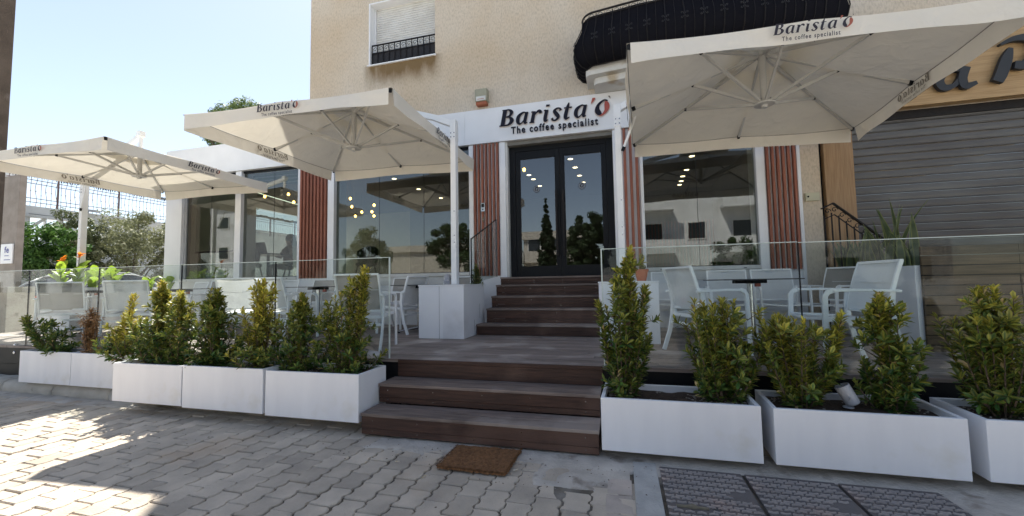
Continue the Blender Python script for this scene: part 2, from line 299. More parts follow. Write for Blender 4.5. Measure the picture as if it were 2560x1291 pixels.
# ---------------------------------------------------------------- lettering: strokes of changing width (heavy slanted serif letters)
def catmull(P, k=7):
    out = []
    n = len(P)
    if n == 2: return [P[0], P[1]]
    for i in range(n-1):
        a, b, c, d = P[max(i-1,0)], P[i], P[i+1], P[min(i+2,n-1)]
        for j in range(k):
            t = j/k; t2 = t*t; t3 = t2*t
            out.append(tuple(.5*((2*b[q])+(-a[q]+c[q])*t+(2*a[q]-5*b[q]+4*c[q]-d[q])*t2+(-a[q]+3*b[q]-3*c[q]+d[q])*t3) for q in range(3)))
    out.append(P[-1]); return out
GL = {
 'B': (1.32, [[(.30,.02,.36),(.30,1.43,.36)], [(.02,.03,.07),(.55,.03,.07)], [(.05,1.42,.07),(.6,1.42,.07)],
      [(.35,1.40,.09),(.66,1.41,.12),(.92,1.16,.30),(.80,.86,.16),(.42,.77,.06)], [(.42,.77,.06),(.80,.74,.12),(1.08,.42,.36),(.84,.08,.16),(.35,.04,.09)]]),
 'a': (1.16, [[(.86,.93,.08),(.58,1.02,.12),(.22,.72,.30),(.22,.28,.30),(.44,.02,.14),(.66,.18,.07),(.80,.45,.05)], [(.90,1.02,.26),(.86,.30,.28),(.92,.06,.18),(1.10,.10,.06)]]),
 'r': (.98, [[(.02,.96,.06),(.2,.98,.1)], [(.27,.99,.28),(.25,.02,.30)], [(.02,.03,.07),(.45,.03,.07)], [(.32,.55,.05),(.50,.88,.12),(.70,1.0,.20),(.86,.88,.24),(.84,.80,.14)]]),
 'i': (.66, [[(.04,.96,.06),(.2,.98,.1)], [(.29,.99,.28),(.27,.25,.30),(.36,.03,.18),(.56,.12,.05)], [(.31,1.30,.30),(.32,1.44,.30)]]),
 's': (.88, [[(.74,.82,.22),(.66,.98,.12),(.42,1.02,.12),(.20,.82,.24),(.42,.54,.30),(.64,.26,.26),(.46,.01,.13),(.22,.02,.12),(.10,.20,.22)]]),
 't': (.80, [[(.36,1.38,.10),(.30,.95,.27),(.26,.25,.30),(.38,.02,.18),(.62,.14,.05)], [(.02,.97,.08),(.68,.97,.08)]]),
 "'": (.38, [[(.22,1.52,.24),(.20,1.40,.22),(.08,1.08,.04)]]),
 'o': (1.1, [[(.92,1.16,.07),(.60,1.22,.12),(.22,.88,.24),(.20,.42,.38),(.44,.14,.34),(.62,.10,.10)], [(1.0,1.46,.2),(1.03,1.49,.2)]]),
 'O': (0, [[(.72,1.10,.06),(.84,.96,.30),(.96,.66,.40),(.94,.34,.30),(.70,.02,.14),(.46,-.06,.05)]]),
}
def word_polys(slant=.20):
    """list of (polygon quads 2D, is_red) for the logotype; x grows right, cap height 1.45"""
    out = []; x = 0
    for ch in "Barista'o":
        wd, st = GL[ch]; sets = [(st, ch == "'")]
        if ch == 'o': sets.append((GL['O'][1], True))
        for strokes, red in sets:
            for S in strokes:
                P = catmull(S, 6); L_ = []; Rr = []
                for i, p in enumerate(P):
                    q0 = P[max(i-1,0)]; q1 = P[min(i+1,len(P)-1)]; d = Vector((q1[0]-q0[0], q1[1]-q0[1])); d.normalize(); nrm = Vector((-d.y, d.x)); c = Vector((p[0], p[1]))
                    a = c+nrm*p[2]/2; b = c-nrm*p[2]/2
                    L_.append((x+a.x+slant*a.y, a.y)); Rr.append((x+b.x+slant*b.y, b.y))
                out.append((L_, Rr, red))
        x += wd*1.02+.10
    return out, x
WP, WLEN = word_polys()
def text_mesh(s, size, ls=1.15):
    c = bpy.data.curves.new('t', 'FONT'); c.body = s; c.size = size; c.space_character = ls; c.offset = size*.018; c.resolution_u = 3
    o = bpy.data.objects.new('t', c); COL.objects.link(o); dg = bpy.context.evaluated_depsgraph_get(); me = o.evaluated_get(dg).to_mesh()
    vs = [tuple(v.co) for v in me.vertices]; fs = [tuple(p.vertices) for p in me.polygons]
    o.evaluated_get(dg).to_mesh_clear(); bpy.data.objects.remove(o); bpy.data.curves.remove(c); return vs, fs
TAG = text_mesh('The coffee specialist', 1.0, 1.25)
TW = max(v[0] for v in TAG[0])
def logo(mb, O, U, V, length, th, mi=(0,1), tagscale=1, grow=0, tag_on=True, mirror=False, taggap=.26, tagw=.80):
    """write the logotype: O origin (baseline left), U right, V up, extruded th along U x V"""
    O = Vector(O); U = Vector(U).normalized(); V = Vector(V).normalized(); Nn = U.cross(V)*(-1 if mirror else 1); k = length/WLEN
    zi = 0
    for L_, Rr, red in WP:
        zi += 1
        n = len(L_); vs = []
        eps = (.00003*zi)
        for A, B in zip(L_, Rr):
            a = Vector(A); b = Vector(B)
            if grow: d = (a-b).normalized() if (a-b).length > 1e-6 else Vector((0,1)); a = a+d*grow; b = b-d*grow
            for P in (a, b):
                vs.append(O+U*P.x*k+V*P.y*k); vs.append(O+U*P.x*k+V*P.y*k+Nn*(th+eps))
        fs = []
        for i in range(n-1):
            p = 4*i; q = p+4
            fs += [(p+1,q+1,q+3,p+3), (p,p+1,q+1,q), (p+2,q+2,q+3,p+3), (p,q,q+2,p+2)]
        fs += [(0,1,3,2), (4*n-4,4*n-3,4*n-1,4*n-2)]
        mb.add(vs, fs, mi[1] if red else mi[0])
    if tag_on:
        vs, fs = TAG; tk = length*tagw/TW; hz = tk*tagscale*1.25; x0 = length*.115; y0 = -(taggap+.62)*k
        P0 = [O+U*(x0+v[0]*tk)+V*(y0+v[1]*hz) for v in vs]; n = len(vs)
        mb.add([p+Nn*th for p in P0], fs, mi[0])
        if th > .01:
            from collections import Counter
            ed = Counter(); 
            for f in fs:
                for i in range(len(f)): ed[tuple(sorted((f[i], f[(i+1)%len(f)])))] += 1
            bd = [e for e, c in ed.items() if c == 1]
            mb.add(P0+[p+Nn*th for p in P0], [(a, b, n+b, n+a) for a, b in bd], mi[0])
# ---------------------------------------------------------------- ground
g = MB()
gx = [-300,-60,-30,-18,-14,-11,-8,6,40,300]; gz = [1.6,1.3,.9,.42,.25,.12,-.022,-.022,-.022,-.022]
gy = [-300,-3,8,30,300]
vs = [(x, y, z-(.06 if False else 0)) for y in gy for x, z in zip(gx, gz)]
n = len(gx); g.add(vs, [(j*n+i, j*n+i+1, (j+1)*n+i+1, (j+1)*n+i) for j in range(len(gy)-1) for i in range(n-1)])
struct(g, 'ground', pm('dusty_asphalt', (.52,.49,.43), (.44,.41,.36), scale=2, rough=.95, bump=.5, bscale=40))

def paver_mat():
    return pm('concrete_paver', (.545,.465,.37), (.42,.36,.29), scale=4.5, rough=.92, bump=.8, bscale=90, rnd=.15, c3=(.47,.375,.28), s3=1.3, t3=.56)
pv = MB(); CW = .163; PL = .208
def paver(cx, cy, tilt, dz, r, mi=0):
    # wavy flanks, straight ends
    L_ = [(-.5,.0),(-.41,.0),(-.31,.10),(-.09,.10),(.0,.0),(.09,.0),(.19,.10),(.41,.10),(.5,.0)]
    P = [(s*(PL-.0095), o) for s, o in L_]
    pts = [(CW/2-.0042+o*CW*.9, y) for y, o in P]+[(-CW/2+.0042+o*CW*.9, y) for y, o in reversed(P)]
    vs = []; n = len(pts)
    for k, (ins, z) in enumerate(((0,-.03),(0,-.007),(.0045,0))):
        for x, y in pts:
            xx = x-math.copysign(ins, x); yy = y-math.copysign(ins, y)
            vs.append((cx+xx, cy+yy, z+dz+tilt[0]*x+tilt[1]*y))
    fs = [tuple(2*n+i for i in range(n))]+[(k*n+i, k*n+(i+1)%n, (k+1)*n+(i+1)%n, (k+1)*n+i) for k in range(2) for i in range(n)]
    pv.add(vs, fs, mi, r)
prg = random.Random(3)
ix = 0
x = -9.6
while x < 3.6:
    y = -2.2+(ix % 2)*PL/2
    while y < 3.5:
        wob = .012*math.sin(x*1.7+y*1.1)+.008*math.sin(x*4.1-y*2.3)
        skip = (y > 3.40) or (x > .02 and y > 1.7) or (x > -2.3 and y > 3.22) or (x>-.25 and y > 2.75)
        if not skip:
            paver(x+wob+.003*prg.uniform(-1,1), y+.004*prg.uniform(-1,1)-.05*math.sin(x*.6), (prg.uniform(-.02,.02), prg.uniform(-.025,.025)), prg.uniform(-.004,.004), prg.random())
        y += PL
    x += CW; ix += 1
struct(pv, 'pavement', paver_mat())
# mortar and sand bed, showing in the joints
b = MB()
N_ = 60
vs = []; 
for j in range(31):
    for i in range(N_+1):
        X = -10+13.8*i/N_; Y = -2.5+6.6*j/30
        nearm = math.exp(-((X+.3)**2/1.1+(Y-2.75)**2/.25))
        h = -.014+.012*nearm+.006*noise.noise(Vector((X*2.5,Y*2.5,1)))
        vs.append((X, Y, h))
b.add(vs, [(j*(N_+1)+i, j*(N_+1)+i+1, (j+1)*(N_+1)+i+1, (j+1)*(N_+1)+i) for j in range(30) for i in range(N_)])
struct(b, 'sand_bed', pm('cement_and_sand', (.15,.125,.095), (.08,.066,.05), scale=9, rough=.95, bump=.9, bscale=60, c3=(.27,.245,.21), s3=2, t3=.5), smooth=True)
# cement apron in front of the steps and round the covers
a = MB()
def apron(x0, x1, y0, y1, z, nx, ny, amp, ragged=.05, seed=0):
    vs = []
    for j in range(ny+1):
        for i in range(nx+1):
            X = x0+(x1-x0)*i/nx; Y = y0+(y1-y0)*j/ny
            e = 1
            if j == 0: Y += ragged*noise.noise(Vector((X*5,seed,0))); e = 0
            if i == 0: X += ragged*noise.noise(Vector((Y*6,seed,4))); e = 0
            vs.append((X, Y, (z+amp*noise.noise(Vector((X*5,Y*5,seed)))) if e else z-.02))
    a.add(vs, [(j*(nx+1)+i, j*(nx+1)+i+1, (j+1)*(nx+1)+i+1, (j+1)*(nx+1)+i) for j in range(ny) for i in range(nx)])
apron(-2.05, .24, 2.90, 3.40, .006, 50, 12, .010, .11, 1)
apron(-.62, .02, 2.62, 2.95, .004, 20, 10, .012, .14, 9)
apron(-8.0, -1.9, 3.24, 3.50, .002, 60, 6, .006, .05, 2)
apron(.20, 3.9, 3.075, 3.60, .014, 50, 8, .008, .0, 3)
apron(1.80, 3.9, 1.2, 3.075, .004, 20, 12, .008, .05, 4)
struct(a, 'cement_apron', pm('patched_cement', (.54,.49,.425), (.41,.37,.32), scale=6, rough=.92, bump=1, bscale=50, c3=(.26,.22,.18), s3=5, t3=.56), smooth=True)
s_ = MB(); s_.box(.045,.20,1.2,3.10,-.03,.012)
struct(s_, 'edging_strip', pm('edging_cement', (.46,.45,.42), (.36,.35,.33), scale=7, rough=.9, bump=.8, bscale=60), bevel=.006)
# smooth plain slabs between the pavers and the edging strip
s2 = MB()
for k in range(6): s2.box(-.125+.006*(k%2),.03,1.60+.205*k,1.60+.205*k+.196,-.03,.002+.002*(k%3))
struct(s2, 'edging_pavers', pm('pink_grey_slab', (.50,.42,.355), (.40,.34,.29), scale=6, rough=.9, bump=.5, bscale=80, rnd=.12), bevel=.004)

# kerb stones on the left, rough plinth under the planters
for k in range(5):
    kb = MB(); x0 = -9.9+k*1.0; x1 = x0+.985; seg = 14; vs = []; prof = [(3.485,-.02),(3.475,.05),(3.50,.105),(3.56,.135),(3.66,.14),(3.80,.14)]
    for i in range(seg+1):
        X = x0+(x1-x0)*i/seg
        for (Y, Z) in prof: vs.append((X, Y+.010*noise.noise(Vector((X*4,Z*9,k))), Z+.012*noise.noise(Vector((X*5,Y*6,k+.5)))))
    q = len(prof); kb.add(vs, [(i*q+j, (i+1)*q+j, (i+1)*q+j+1, i*q+j+1) for i in range(seg) for j in range(q-1)]+[tuple(range(q)), tuple(seg*q+j for j in range(q-1,-1,-1))])
    o = kb.build('kerb_stone', M['kerb'], smooth=True)
    tag(o, ['rounded kerb stone at the far left, beyond the first planter','rounded kerb stone at the left end of the two bluish planters','rounded kerb stone under the middle of the two bluish planters','rounded kerb stone under the right end of the bluish planters','last rounded kerb stone, half hidden by the forward planters'][k], 'kerb', 'kerb stones on the left')
for nm, x0, x1, yf, lab in (('retaining_plinth', -5.35, -2.25, 3.40, 'rough stained concrete plinth under the left row of white planters'), ('retaining_plinth', -.20, 4.2, 3.40, 'rough stained concrete plinth under the right row of white planters')):
    kb = MB(); seg = 60; vs = []; prof = [(yf-.02,-.03),(yf-.01,.03),(yf+.02,.09),(yf+.05,.14),(yf+.3,.15)]; q = len(prof)
    for i in range(seg+1):
        X = x0+(x1-x0)*i/seg
        for (Y, Z) in prof: vs.append((X, Y+.03*noise.noise(Vector((X*3,Z*8,3))), Z+.008*noise.noise(Vector((X*6,Y*6,.5)))))
    kb.add(vs, [(i*q+j, (i+1)*q+j, (i+1)*q+j+1, i*q+j+1) for i in range(seg) for j in range(q-1)]+[tuple(range(q)), tuple(seg*q+j for j in range(q-1,-1,-1))])
    tag(kb.build(nm, M['conc'], smooth=True), lab, 'plinth')

# chequered cast-iron covers
def cover(x0, x1, y0, y1, lab):
    t = thing('access_cover', lab, 'cover', ((x0+x1)/2, (y0+y1)/2, .012), 'cast iron covers let into the pavement')
    p = MB(); p.box(x0+.006, x1-.006, y0, y1, -.02, .012); p.build('plate', M['castiron'], t, bevel=.003)
    q = MB(); jy = 0; yy = y0+.03
    while yy < y1-.03:
        xx = x0+.03+(.030 if jy % 2 else 0); k = 0
        while xx < x1-.03:
            if not (abs(xx-(x0+x1)/2+.12) < .1 and abs(yy-(y0+.12)) < .035) and not (abs(xx-(x1-.08)) < .06 and abs(yy-(y0+y1)/2) < .05):
                d = 1 if (jy % 2) else -1
                for sx in (-1, 1):
                    q.add([(xx+sx*.026, yy-.004, .0125), (xx, yy-.004+d*.010, .0125), (xx, yy+.006+d*.010, .0125), (xx+sx*.026, yy+.006, .0125), (xx+sx*.023, yy-.002, .0215), (xx, yy-.002+d*.010, .0215), (xx, yy+.004+d*.010, .0215), (xx+sx*.023, yy+.004, .0215)],
                      [(4,5,6,7),(0,1,5,4),(2,3,7,6),(3,0,4,7)] if sx < 0 else [(7,6,5,4),(4,5,1,0),(6,7,3,2),(7,4,0,3)])
            xx += .060; k += 1
        yy += .034; jy += 1
    q.build('tread_pattern', M['castpale'], t)
    h = MB(); cx = (x0+x1)/2-.12; cy = y0+.12
    h.tube([(cx-.085,cy,.014),(cx-.03,cy,.015),(cx,cy-.0,.015),(cx+.03,cy,.015),(cx+.085,cy,.014)], [.010,.010,.02,.010,.010], 8)
    h.box(cx+.11, cx+.15, cy-.03, cy+.03, .0122, .016, 1); h.build('lifting_slot', [M['brassy'], M['dark']], t)
M['castiron'] = pm('cast_iron', (.13,.115,.11), (.10,.09,.087), scale=5, rough=.55, metal=0, bump=.4, bscale=90, c3=(.17,.13,.115), s3=3, t3=.55)
M['castpale'] = pm('pale_cast_iron', (.36,.32,.30), (.28,.25,.235), scale=5, rough=.5, c3=(.42,.33,.29), s3=3, t3=.55)  # lighter tops and dark recesses put into colour to lift the relief
M['brassy'] = pm('worn_metal', (.20,.17,.11), (.12,.10,.07), scale=20, rough=.6)
cover(.215, .735, 2.43, 3.055, 'dark cast iron cover with raised herringbone tread, nearest the steps')
cover(.745, 1.265, 2.43, 3.055, 'dark cast iron cover with raised tread, middle one of the row')
cover(1.275, 1.795, 2.43, 3.055, 'dark cast iron cover with raised tread, last of the row at the right')
cover(.215, .735, 1.79, 2.41, 'dark cast iron cover in the nearer row, closest to the edging strip')
cover(.745, 1.265, 1.79, 2.41, 'dark cast iron cover in the nearer row, second from the edging strip')
cover(1.275, 1.795, 1.79, 2.41, 'dark cast iron cover in the nearer row, farthest from the edging strip')

# ---------------------------------------------------------------- doormat (frayed coir)
mt = MB(); nx, ny = 52, 40; vs = []
cn = [(-1.293,2.682),(-.786,2.676),(-.77,3.091),(-1.286,3.064)]
for j in range(ny+1):
    for i in range(nx+1):
        u, v = i/nx, j/ny; X = (1-v)*((1-u)*cn[0][0]+u*cn[1][0])+v*((1-u)*cn[3][0]+u*cn[2][0]); Y = (1-v)*((1-u)*cn[0][1]+u*cn[1][1])+v*((1-u)*cn[3][1]+u*cn[2][1])
        edge = min(i, nx-i, j, ny-j) == 0
        if edge: X += rng.uniform(-.006,.006); Y += rng.uniform(-.008,.008)
        vs.append((X, Y, .012 if edge else .030+rng.uniform(-.004,.004)+.004*noise.noise(Vector((X*8,Y*8,0)))))
mt.add(vs, [(j*(nx+1)+i, j*(nx+1)+i+1, (j+1)*(nx+1)+i+1, (j+1)*(nx+1)+i) for j in range(ny) for i in range(nx)])
for k in range(2600):   # tufts
    u, v = rng.random(), rng.random()
    if rng.random() < .25: u = rng.choice((0,1))+rng.uniform(-.006,.006)
    elif rng.random() < .2: v = rng.uniform(-.012,.01)
    X = (1-v)*((1-u)*cn[0][0]+u*cn[1][0])+v*((1-u)*cn[3][0]+u*cn[2][0]); Y = (1-v)*((1-u)*cn[0][1]+u*cn[1][1])+v*((1-u)*cn[3][1]+u*cn[2][1])
    a = rng.uniform(0, 6.28); d = Vector((math.cos(a), math.sin(a), 0))*.0018; tip = Vector((X,Y,.030))+Vector((rng.uniform(-.012,.012), rng.uniform(-.012,.012), rng.uniform(.002,.014)))
    mt.add([Vector((X,Y,.026))-d, Vector((X,Y,.026))+d, tip], [(0,1,2)])
tag(mt.build('doormat', M['coir']), 'frayed brown coir doormat lying askew at the foot of the steps', 'doormat')
# litter
M['butt'] = pm('cigarette_paper', (.62,.58,.50), (.55,.42,.25), scale=60, rough=.9)
for (px, py, a, lab) in ((-.74,2.78,.6,'cigarette end beside the right edge of the doormat'),(-1.62,2.72,.2,'cigarette end on the pavers left of the doormat'),(-1.32,2.55,1.2,'cigarette end on the pavers just in front of the doormat')):
    c = MB(); d = Vector((math.cos(a), math.sin(a), 0))*.017; c.tube([Vector((px,py,.012))-d, Vector((px,py,.013))+d], .0042, 7); tag(c.build('cigarette_end', M['butt']), lab, 'litter', 'cigarette ends')
lt = MB()
for k in range(260):
    X = rng.uniform(-8,1.8); Y = rng.uniform(1.2,3.3)**1; 
    if rng.random() < .6: X = rng.uniform(-2.2,.3); Y = rng.uniform(2.55,3.1)
    s = rng.uniform(.002,.007); a = rng.uniform(0,3); d = Vector((math.cos(a), math.sin(a), 0))*s*1.6; e = Vector((-d.y, d.x, 0))*.5; c = Vector((X,Y,.014+.004*(-.2<X)))
    lt.add([c-d, c+e, c+d, c-e, c+Vector((0,0,s*.8))], [(0,1,4),(1,2,4),(2,3,4),(3,0,4)], rng.choice((0,1)))
tag(lt.build('grit', [M['pebble'], M['bark']]), kind='stuff')
# ---------------------------------------------------------------- timber terrace and steps
D = .55
t = thing('timber_terrace', 'dark weathered timber terrace raised in front of the cafe', 'terrace', (-3.5, 5, D))
dk = MB(); y = 3.72; prg = random.Random(5)
while y < 6.9:
    x = -11.0
    while x < 3.55:
        L_ = prg.uniform(1.6, 3.2); x1 = min(x+L_, 3.55)
        dk.box(x+.0015, x1-.0015, y, y+.118, D-.03, D+prg.uniform(-.0012,.0012)); x = x1
    y += .1225
dk.build('decking', M['deck'], t)
fr = MB(); fr.box(-11, 3.5, 3.80, 6.9, .10, D-.034, 0); fr.build('joists', M['black'], t)
rs = MB(); rs.box(-11, -2.20, 3.735, 3.76, .30, D-.032); rs.box(-11, -2.20, 3.74, 3.765, .05, .295); rs.box(-.17, 3.9, 3.735, 3.76, .30, D-.032); rs.box(-.17, 3.9, 3.74, 3.765, .05, .295)
rs.build('fascia_board', M['black'], t)
def stepmesh(t, x0, x1, yf, yb, ztop, zbot, over=.012, boards=2, nails=True, two=True):
    # tread boards, riser boards, screws
    a = MB(); n = boards; wd = (yb-yf+over)/n
    for k in range(n): a.box(x0, x1, yf-over+k*wd+.002, yf-over+(k+1)*wd-.002, ztop-.026, ztop+(.0012 if k%2 else 0))
    a.build('tread', M['tread'], t, bevel=.0025)
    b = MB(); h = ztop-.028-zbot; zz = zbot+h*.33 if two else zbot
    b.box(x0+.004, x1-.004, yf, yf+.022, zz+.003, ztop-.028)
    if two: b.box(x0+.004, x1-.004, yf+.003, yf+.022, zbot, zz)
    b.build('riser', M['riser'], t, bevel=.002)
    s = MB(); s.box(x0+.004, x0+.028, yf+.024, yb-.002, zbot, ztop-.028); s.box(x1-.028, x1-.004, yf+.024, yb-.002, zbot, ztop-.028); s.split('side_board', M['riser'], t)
    if nails:
        c = MB(); nx = int((x1-x0)/.5)+1
        for i in range(nx):
            X = x0+.12+(x1-x0-.24)*i/(nx-1)+rng.uniform(-.04,.04)
            for zz_ in (ztop-.06, zbot+.03): c.lathe((X, yf-.001, zz_), [(.004,0),(.004,.002)], 8, ax=(0,-1,0))
        c.build('screws', M['chrome'], t)
lf = thing('lower_steps', 'two wide dark brown timber steps leading from the pavement up to the terrace', 'steps', (-1.2, 3.4, .02))
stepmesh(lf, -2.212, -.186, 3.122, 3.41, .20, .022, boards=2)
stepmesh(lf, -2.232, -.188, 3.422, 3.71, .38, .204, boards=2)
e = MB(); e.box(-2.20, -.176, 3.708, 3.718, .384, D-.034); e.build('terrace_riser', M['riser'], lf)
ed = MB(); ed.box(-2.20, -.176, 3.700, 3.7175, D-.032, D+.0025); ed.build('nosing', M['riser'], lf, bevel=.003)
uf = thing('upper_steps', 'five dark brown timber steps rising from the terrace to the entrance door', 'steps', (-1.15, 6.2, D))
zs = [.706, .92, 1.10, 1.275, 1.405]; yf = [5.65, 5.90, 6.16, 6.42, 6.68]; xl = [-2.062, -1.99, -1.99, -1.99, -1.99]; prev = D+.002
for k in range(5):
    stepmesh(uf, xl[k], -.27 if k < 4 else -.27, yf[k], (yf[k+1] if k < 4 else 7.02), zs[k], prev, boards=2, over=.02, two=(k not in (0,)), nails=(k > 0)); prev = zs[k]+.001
# landing beside the steps, carrying the door threshold
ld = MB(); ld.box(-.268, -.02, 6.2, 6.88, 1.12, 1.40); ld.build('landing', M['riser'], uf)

# ---------------------------------------------------------------- glass balustrades
def balus(name, x0, x1, z0, z1, lab, grp, endpost=None, Y=3.75):
    t = thing(name, lab, 'glass panel', ((x0+x1)/2, Y, z0), grp)
    p = MB(); p.box(x0+.004, x1-.004, Y-.006, Y+.006, z0, z1); p.build('pane', M['fence'], t)
    e = MB(); e.box(x0+.004, x1-.004, Y-.0075, Y+.0075, z1+.0005, z1+.006); e.build('top_edge', M['gedge'], t)
    s = MB(); s.box(x0-.0035, x0+.0035, Y-.007, Y+.007, z0, z1); s.build('joint_seal', M['black'], t)
    if endpost is not None:
        k = MB(); k.box(endpost-.005, endpost+.005, Y-.008, Y+.008, z0-.02, z1+.006); k.build('end_edge', M['gedge'], t)
    c = MB()
    for xx in (x0+.2, x1-.2):
        c.lathe((xx, Y-.007, z0+.13), [(.022,0),(.022,.014),(.016,.018)], 16, ax=(0,-1,0)); c.lathe((xx, Y-.007, z0+.03), [(.022,0),(.022,.014),(.016,.018)], 16, ax=(0,-1,0))
    c.split('clamp', M['chrome'], t)
G1 = 'glass balustrade panels left of the steps'; G2 = 'glass balustrade panels right of the steps'
for i, (a, b_, lab) in enumerate(((-10.9,-9.48,'clear glass balustrade panel at the far left end'),(-9.48,-8.04,'clear glass balustrade panel at the left edge, behind the leaning shrub'),(-8.04,-6.64,'clear glass balustrade panel behind the two bluish planters, left of the brown dead shrub'),
    (-6.64,-5.20,'clear glass balustrade panel behind the dead brown shrub'),(-5.20,-3.785,'clear glass balustrade panel behind the tallest green bushy shrub'),(-3.785,-2.33,'clear glass balustrade panel ending at the steps on the left side'))):
    balus('glass_balustrade', a, b_, .42, 1.60-.002*i, lab, G1, endpost=-2.325 if i == 5 else None)
for i, (a, b_, lab) in enumerate(((-.16,1.40,'clear glass balustrade panel starting at the right side of the steps'),(1.40,2.83,'clear glass balustrade panel in front of the big white armchair'),(2.83,4.2,'clear glass balustrade panel at the far right edge'))):
    balus('glass_balustrade', a, b_, .42, 1.592-.006*i, lab, G2, endpost=-.158 if i == 0 else None)
# raking glass guard beside the upper steps
t = thing('stair_guard', 'slanting glass guard with a thin black edge beside the upper steps', 'glass guard', (-2.05, 6, 1.3))
P = [(-2.056,5.44,1.31),(-2.056,6.66,1.42),(-2.056,6.66,2.40),(-2.056,5.44,1.935)]; g = MB(); g.prism(P, (.012,0,0)); g.build('pane', M['fence'], t)
g = MB(); g.bar((-2.05,5.43,1.31),(-2.05,5.43,1.95),.016,.012); g.bar((-2.05,5.43,1.945),(-2.05,6.67,2.41),.016,.012); g.bar((-2.05,6.67,1.42),(-2.05,6.67,2.41),.016,.012); g.build('edge_trim', M['black'], t)
# ---------------------------------------------------------------- cafe building
FY = 6.9
B = thing('apartment_building', 'beige stucco apartment building with a white cafe front on its ground floor', 'building', (-1.5, 7, .55))
w = MB()
# upper storeys (window opening left free) as four boxes round the opening
ox0, ox1, oz0, oz1 = -4.775, -3.312, 5.745, 7.05
w.box(-6.2, ox0, 6.93, 16, 4.50, 10.7); w.box(ox1, 9.5, 6.93, 16, 4.50, 10.7); w.box(ox0, ox1, 6.93, 16, 4.50, oz0-.025); w.box(ox0, ox1, 6.93, 16, oz1, 10.7); w.box(ox0, ox1, 7.25, 16, oz0-.02, oz1)
w.box(2.68, 2.935, 6.93, 7.6, .5, 4.495)      # stucco strip between cafe and shop
w.build('wall', M['stucco'], B)
w = MB(); w.box(-10.1, 9.4, 7.21, 15.95, 0, 1.29); w.build('sun_block_fill', M['conc'], B)  # unseen block added to stop sunlight leaking between the riser boards
w = MB(); w.box(-10.13, -6.205, 6.93, 15.9, 4.02, 4.42); w.box(-10.12, 2.675, 6.95, 7.2, 3.87, 4.49); w.build('lintel', M['whitef'], B)
# white cladding: plinth wall, pilasters
w = MB(); w.box(-10.12, -2.045, 6.93, 7.12, .55, 1.455); w.box(-.05, 2.672, 6.93, 7.12, .55, 1.445)
w.build('plinth_wall', M['white'], B)
for (x0, x1, z0, z1, yf) in ((-10.13,-9.64,.55,3.86,6.90),(-8.10,-7.94,1.50,3.86,6.905),(-6.44,-6.385,1.44,3.86,6.90),(-5.705,-5.555,1.44,3.86,6.90),(-2.635,-2.548,1.46,3.86,6.90),(-2.045,-1.935,1.40,3.86,6.90),(-.048,.0,1.36,3.86,6.90),(.375,.425,1.44,3.86,6.90),(2.08,2.20,1.44,3.86,6.90),(2.63,2.678,1.2,3.86,6.90)):
    p = MB(); p.box(x0, x1, yf, 7.3, z0, z1-.003); p.build('pilaster', M['whitef'], B, bevel=.004)
p = MB(); p.box(-9.64,-9.56,6.96,7.06,1.52,3.85); p.box(-9.70,-9.645,6.93,6.99,.56,3.84); p.build('corner_post', pm('grey_frame', (.36,.37,.39), (.30,.31,.33), scale=3, rough=.4), B)
# sills
for (x0, x1) in ((-9.62,-8.105),(-7.935,-6.445),(-5.55,-2.64),(.43,2.075)):
    p = MB(); p.box(x0, x1, 6.88, 7.10, 1.457, 1.515); p.box(x0, x1, 6.915, 6.925, 1.30, 1.455)
    for q in (x0+.22, x1-.22): p.box(q-.02, q+.02, 6.8765, 6.8795, 1.474, 1.482, 1)
    p.build('window_sill', [M['sill'], M['black']], B, bevel=.003)
# backing + slats
for (x0, x1, n) in ((-6.385,-5.705,8),(-2.548,-2.045,7),(.0,.375,4),(2.20,2.63,6)):
    p = MB(); p.box(x0, x1, 6.935, 7.3, 1.40 if x0 > -6 else 1.44, 3.855); bo = p.build('slat_panel', M['whitef'], B)
    q = MB(); pit = (x1-x0)/n
    for k in range(n):
        X = x0+pit*(k+.5); q.box(X-pit*.24, X+pit*.24, 6.872, 6.934, 1.44 if x0 > -6 else 1.47, 3.852)
    q.build('slats', M['slat'], bo, bevel=.003)
# glazing
def shopwin(x0, x1, joints, z0=1.516, z1=3.86, Y=6.985):
    f = MB(); f.box(x0, x1, 6.95, 7.03, z1-.045, z1-.002); f.box(x0, x1, 6.955, 7.02, z0, z0+.012); fo = f.build('window', M['black'], B)
    g = MB(); xs = [x0]+joints+[x1]
    for a, b_ in zip(xs[:-1], xs[1:]): g.box(a+.003, b_-.003, Y-.004+.0, Y+.004, z0+.012, z1-.046)
    g.build('pane', M['win'], fo)
    j = MB()
    for a in joints: j.box(a-.0028, a+.0028, Y-.0045, Y+.0045, z0+.012, z1-.046)
    if joints: j.build('glazing_joint', M['black'], fo)
shopwin(-9.56, -8.102, [-8.86]); shopwin(-7.938, -6.442, [-7.12]); shopwin(-5.553, -2.637, [-4.56, -3.59]); shopwin(.427, 2.078, [1.24])
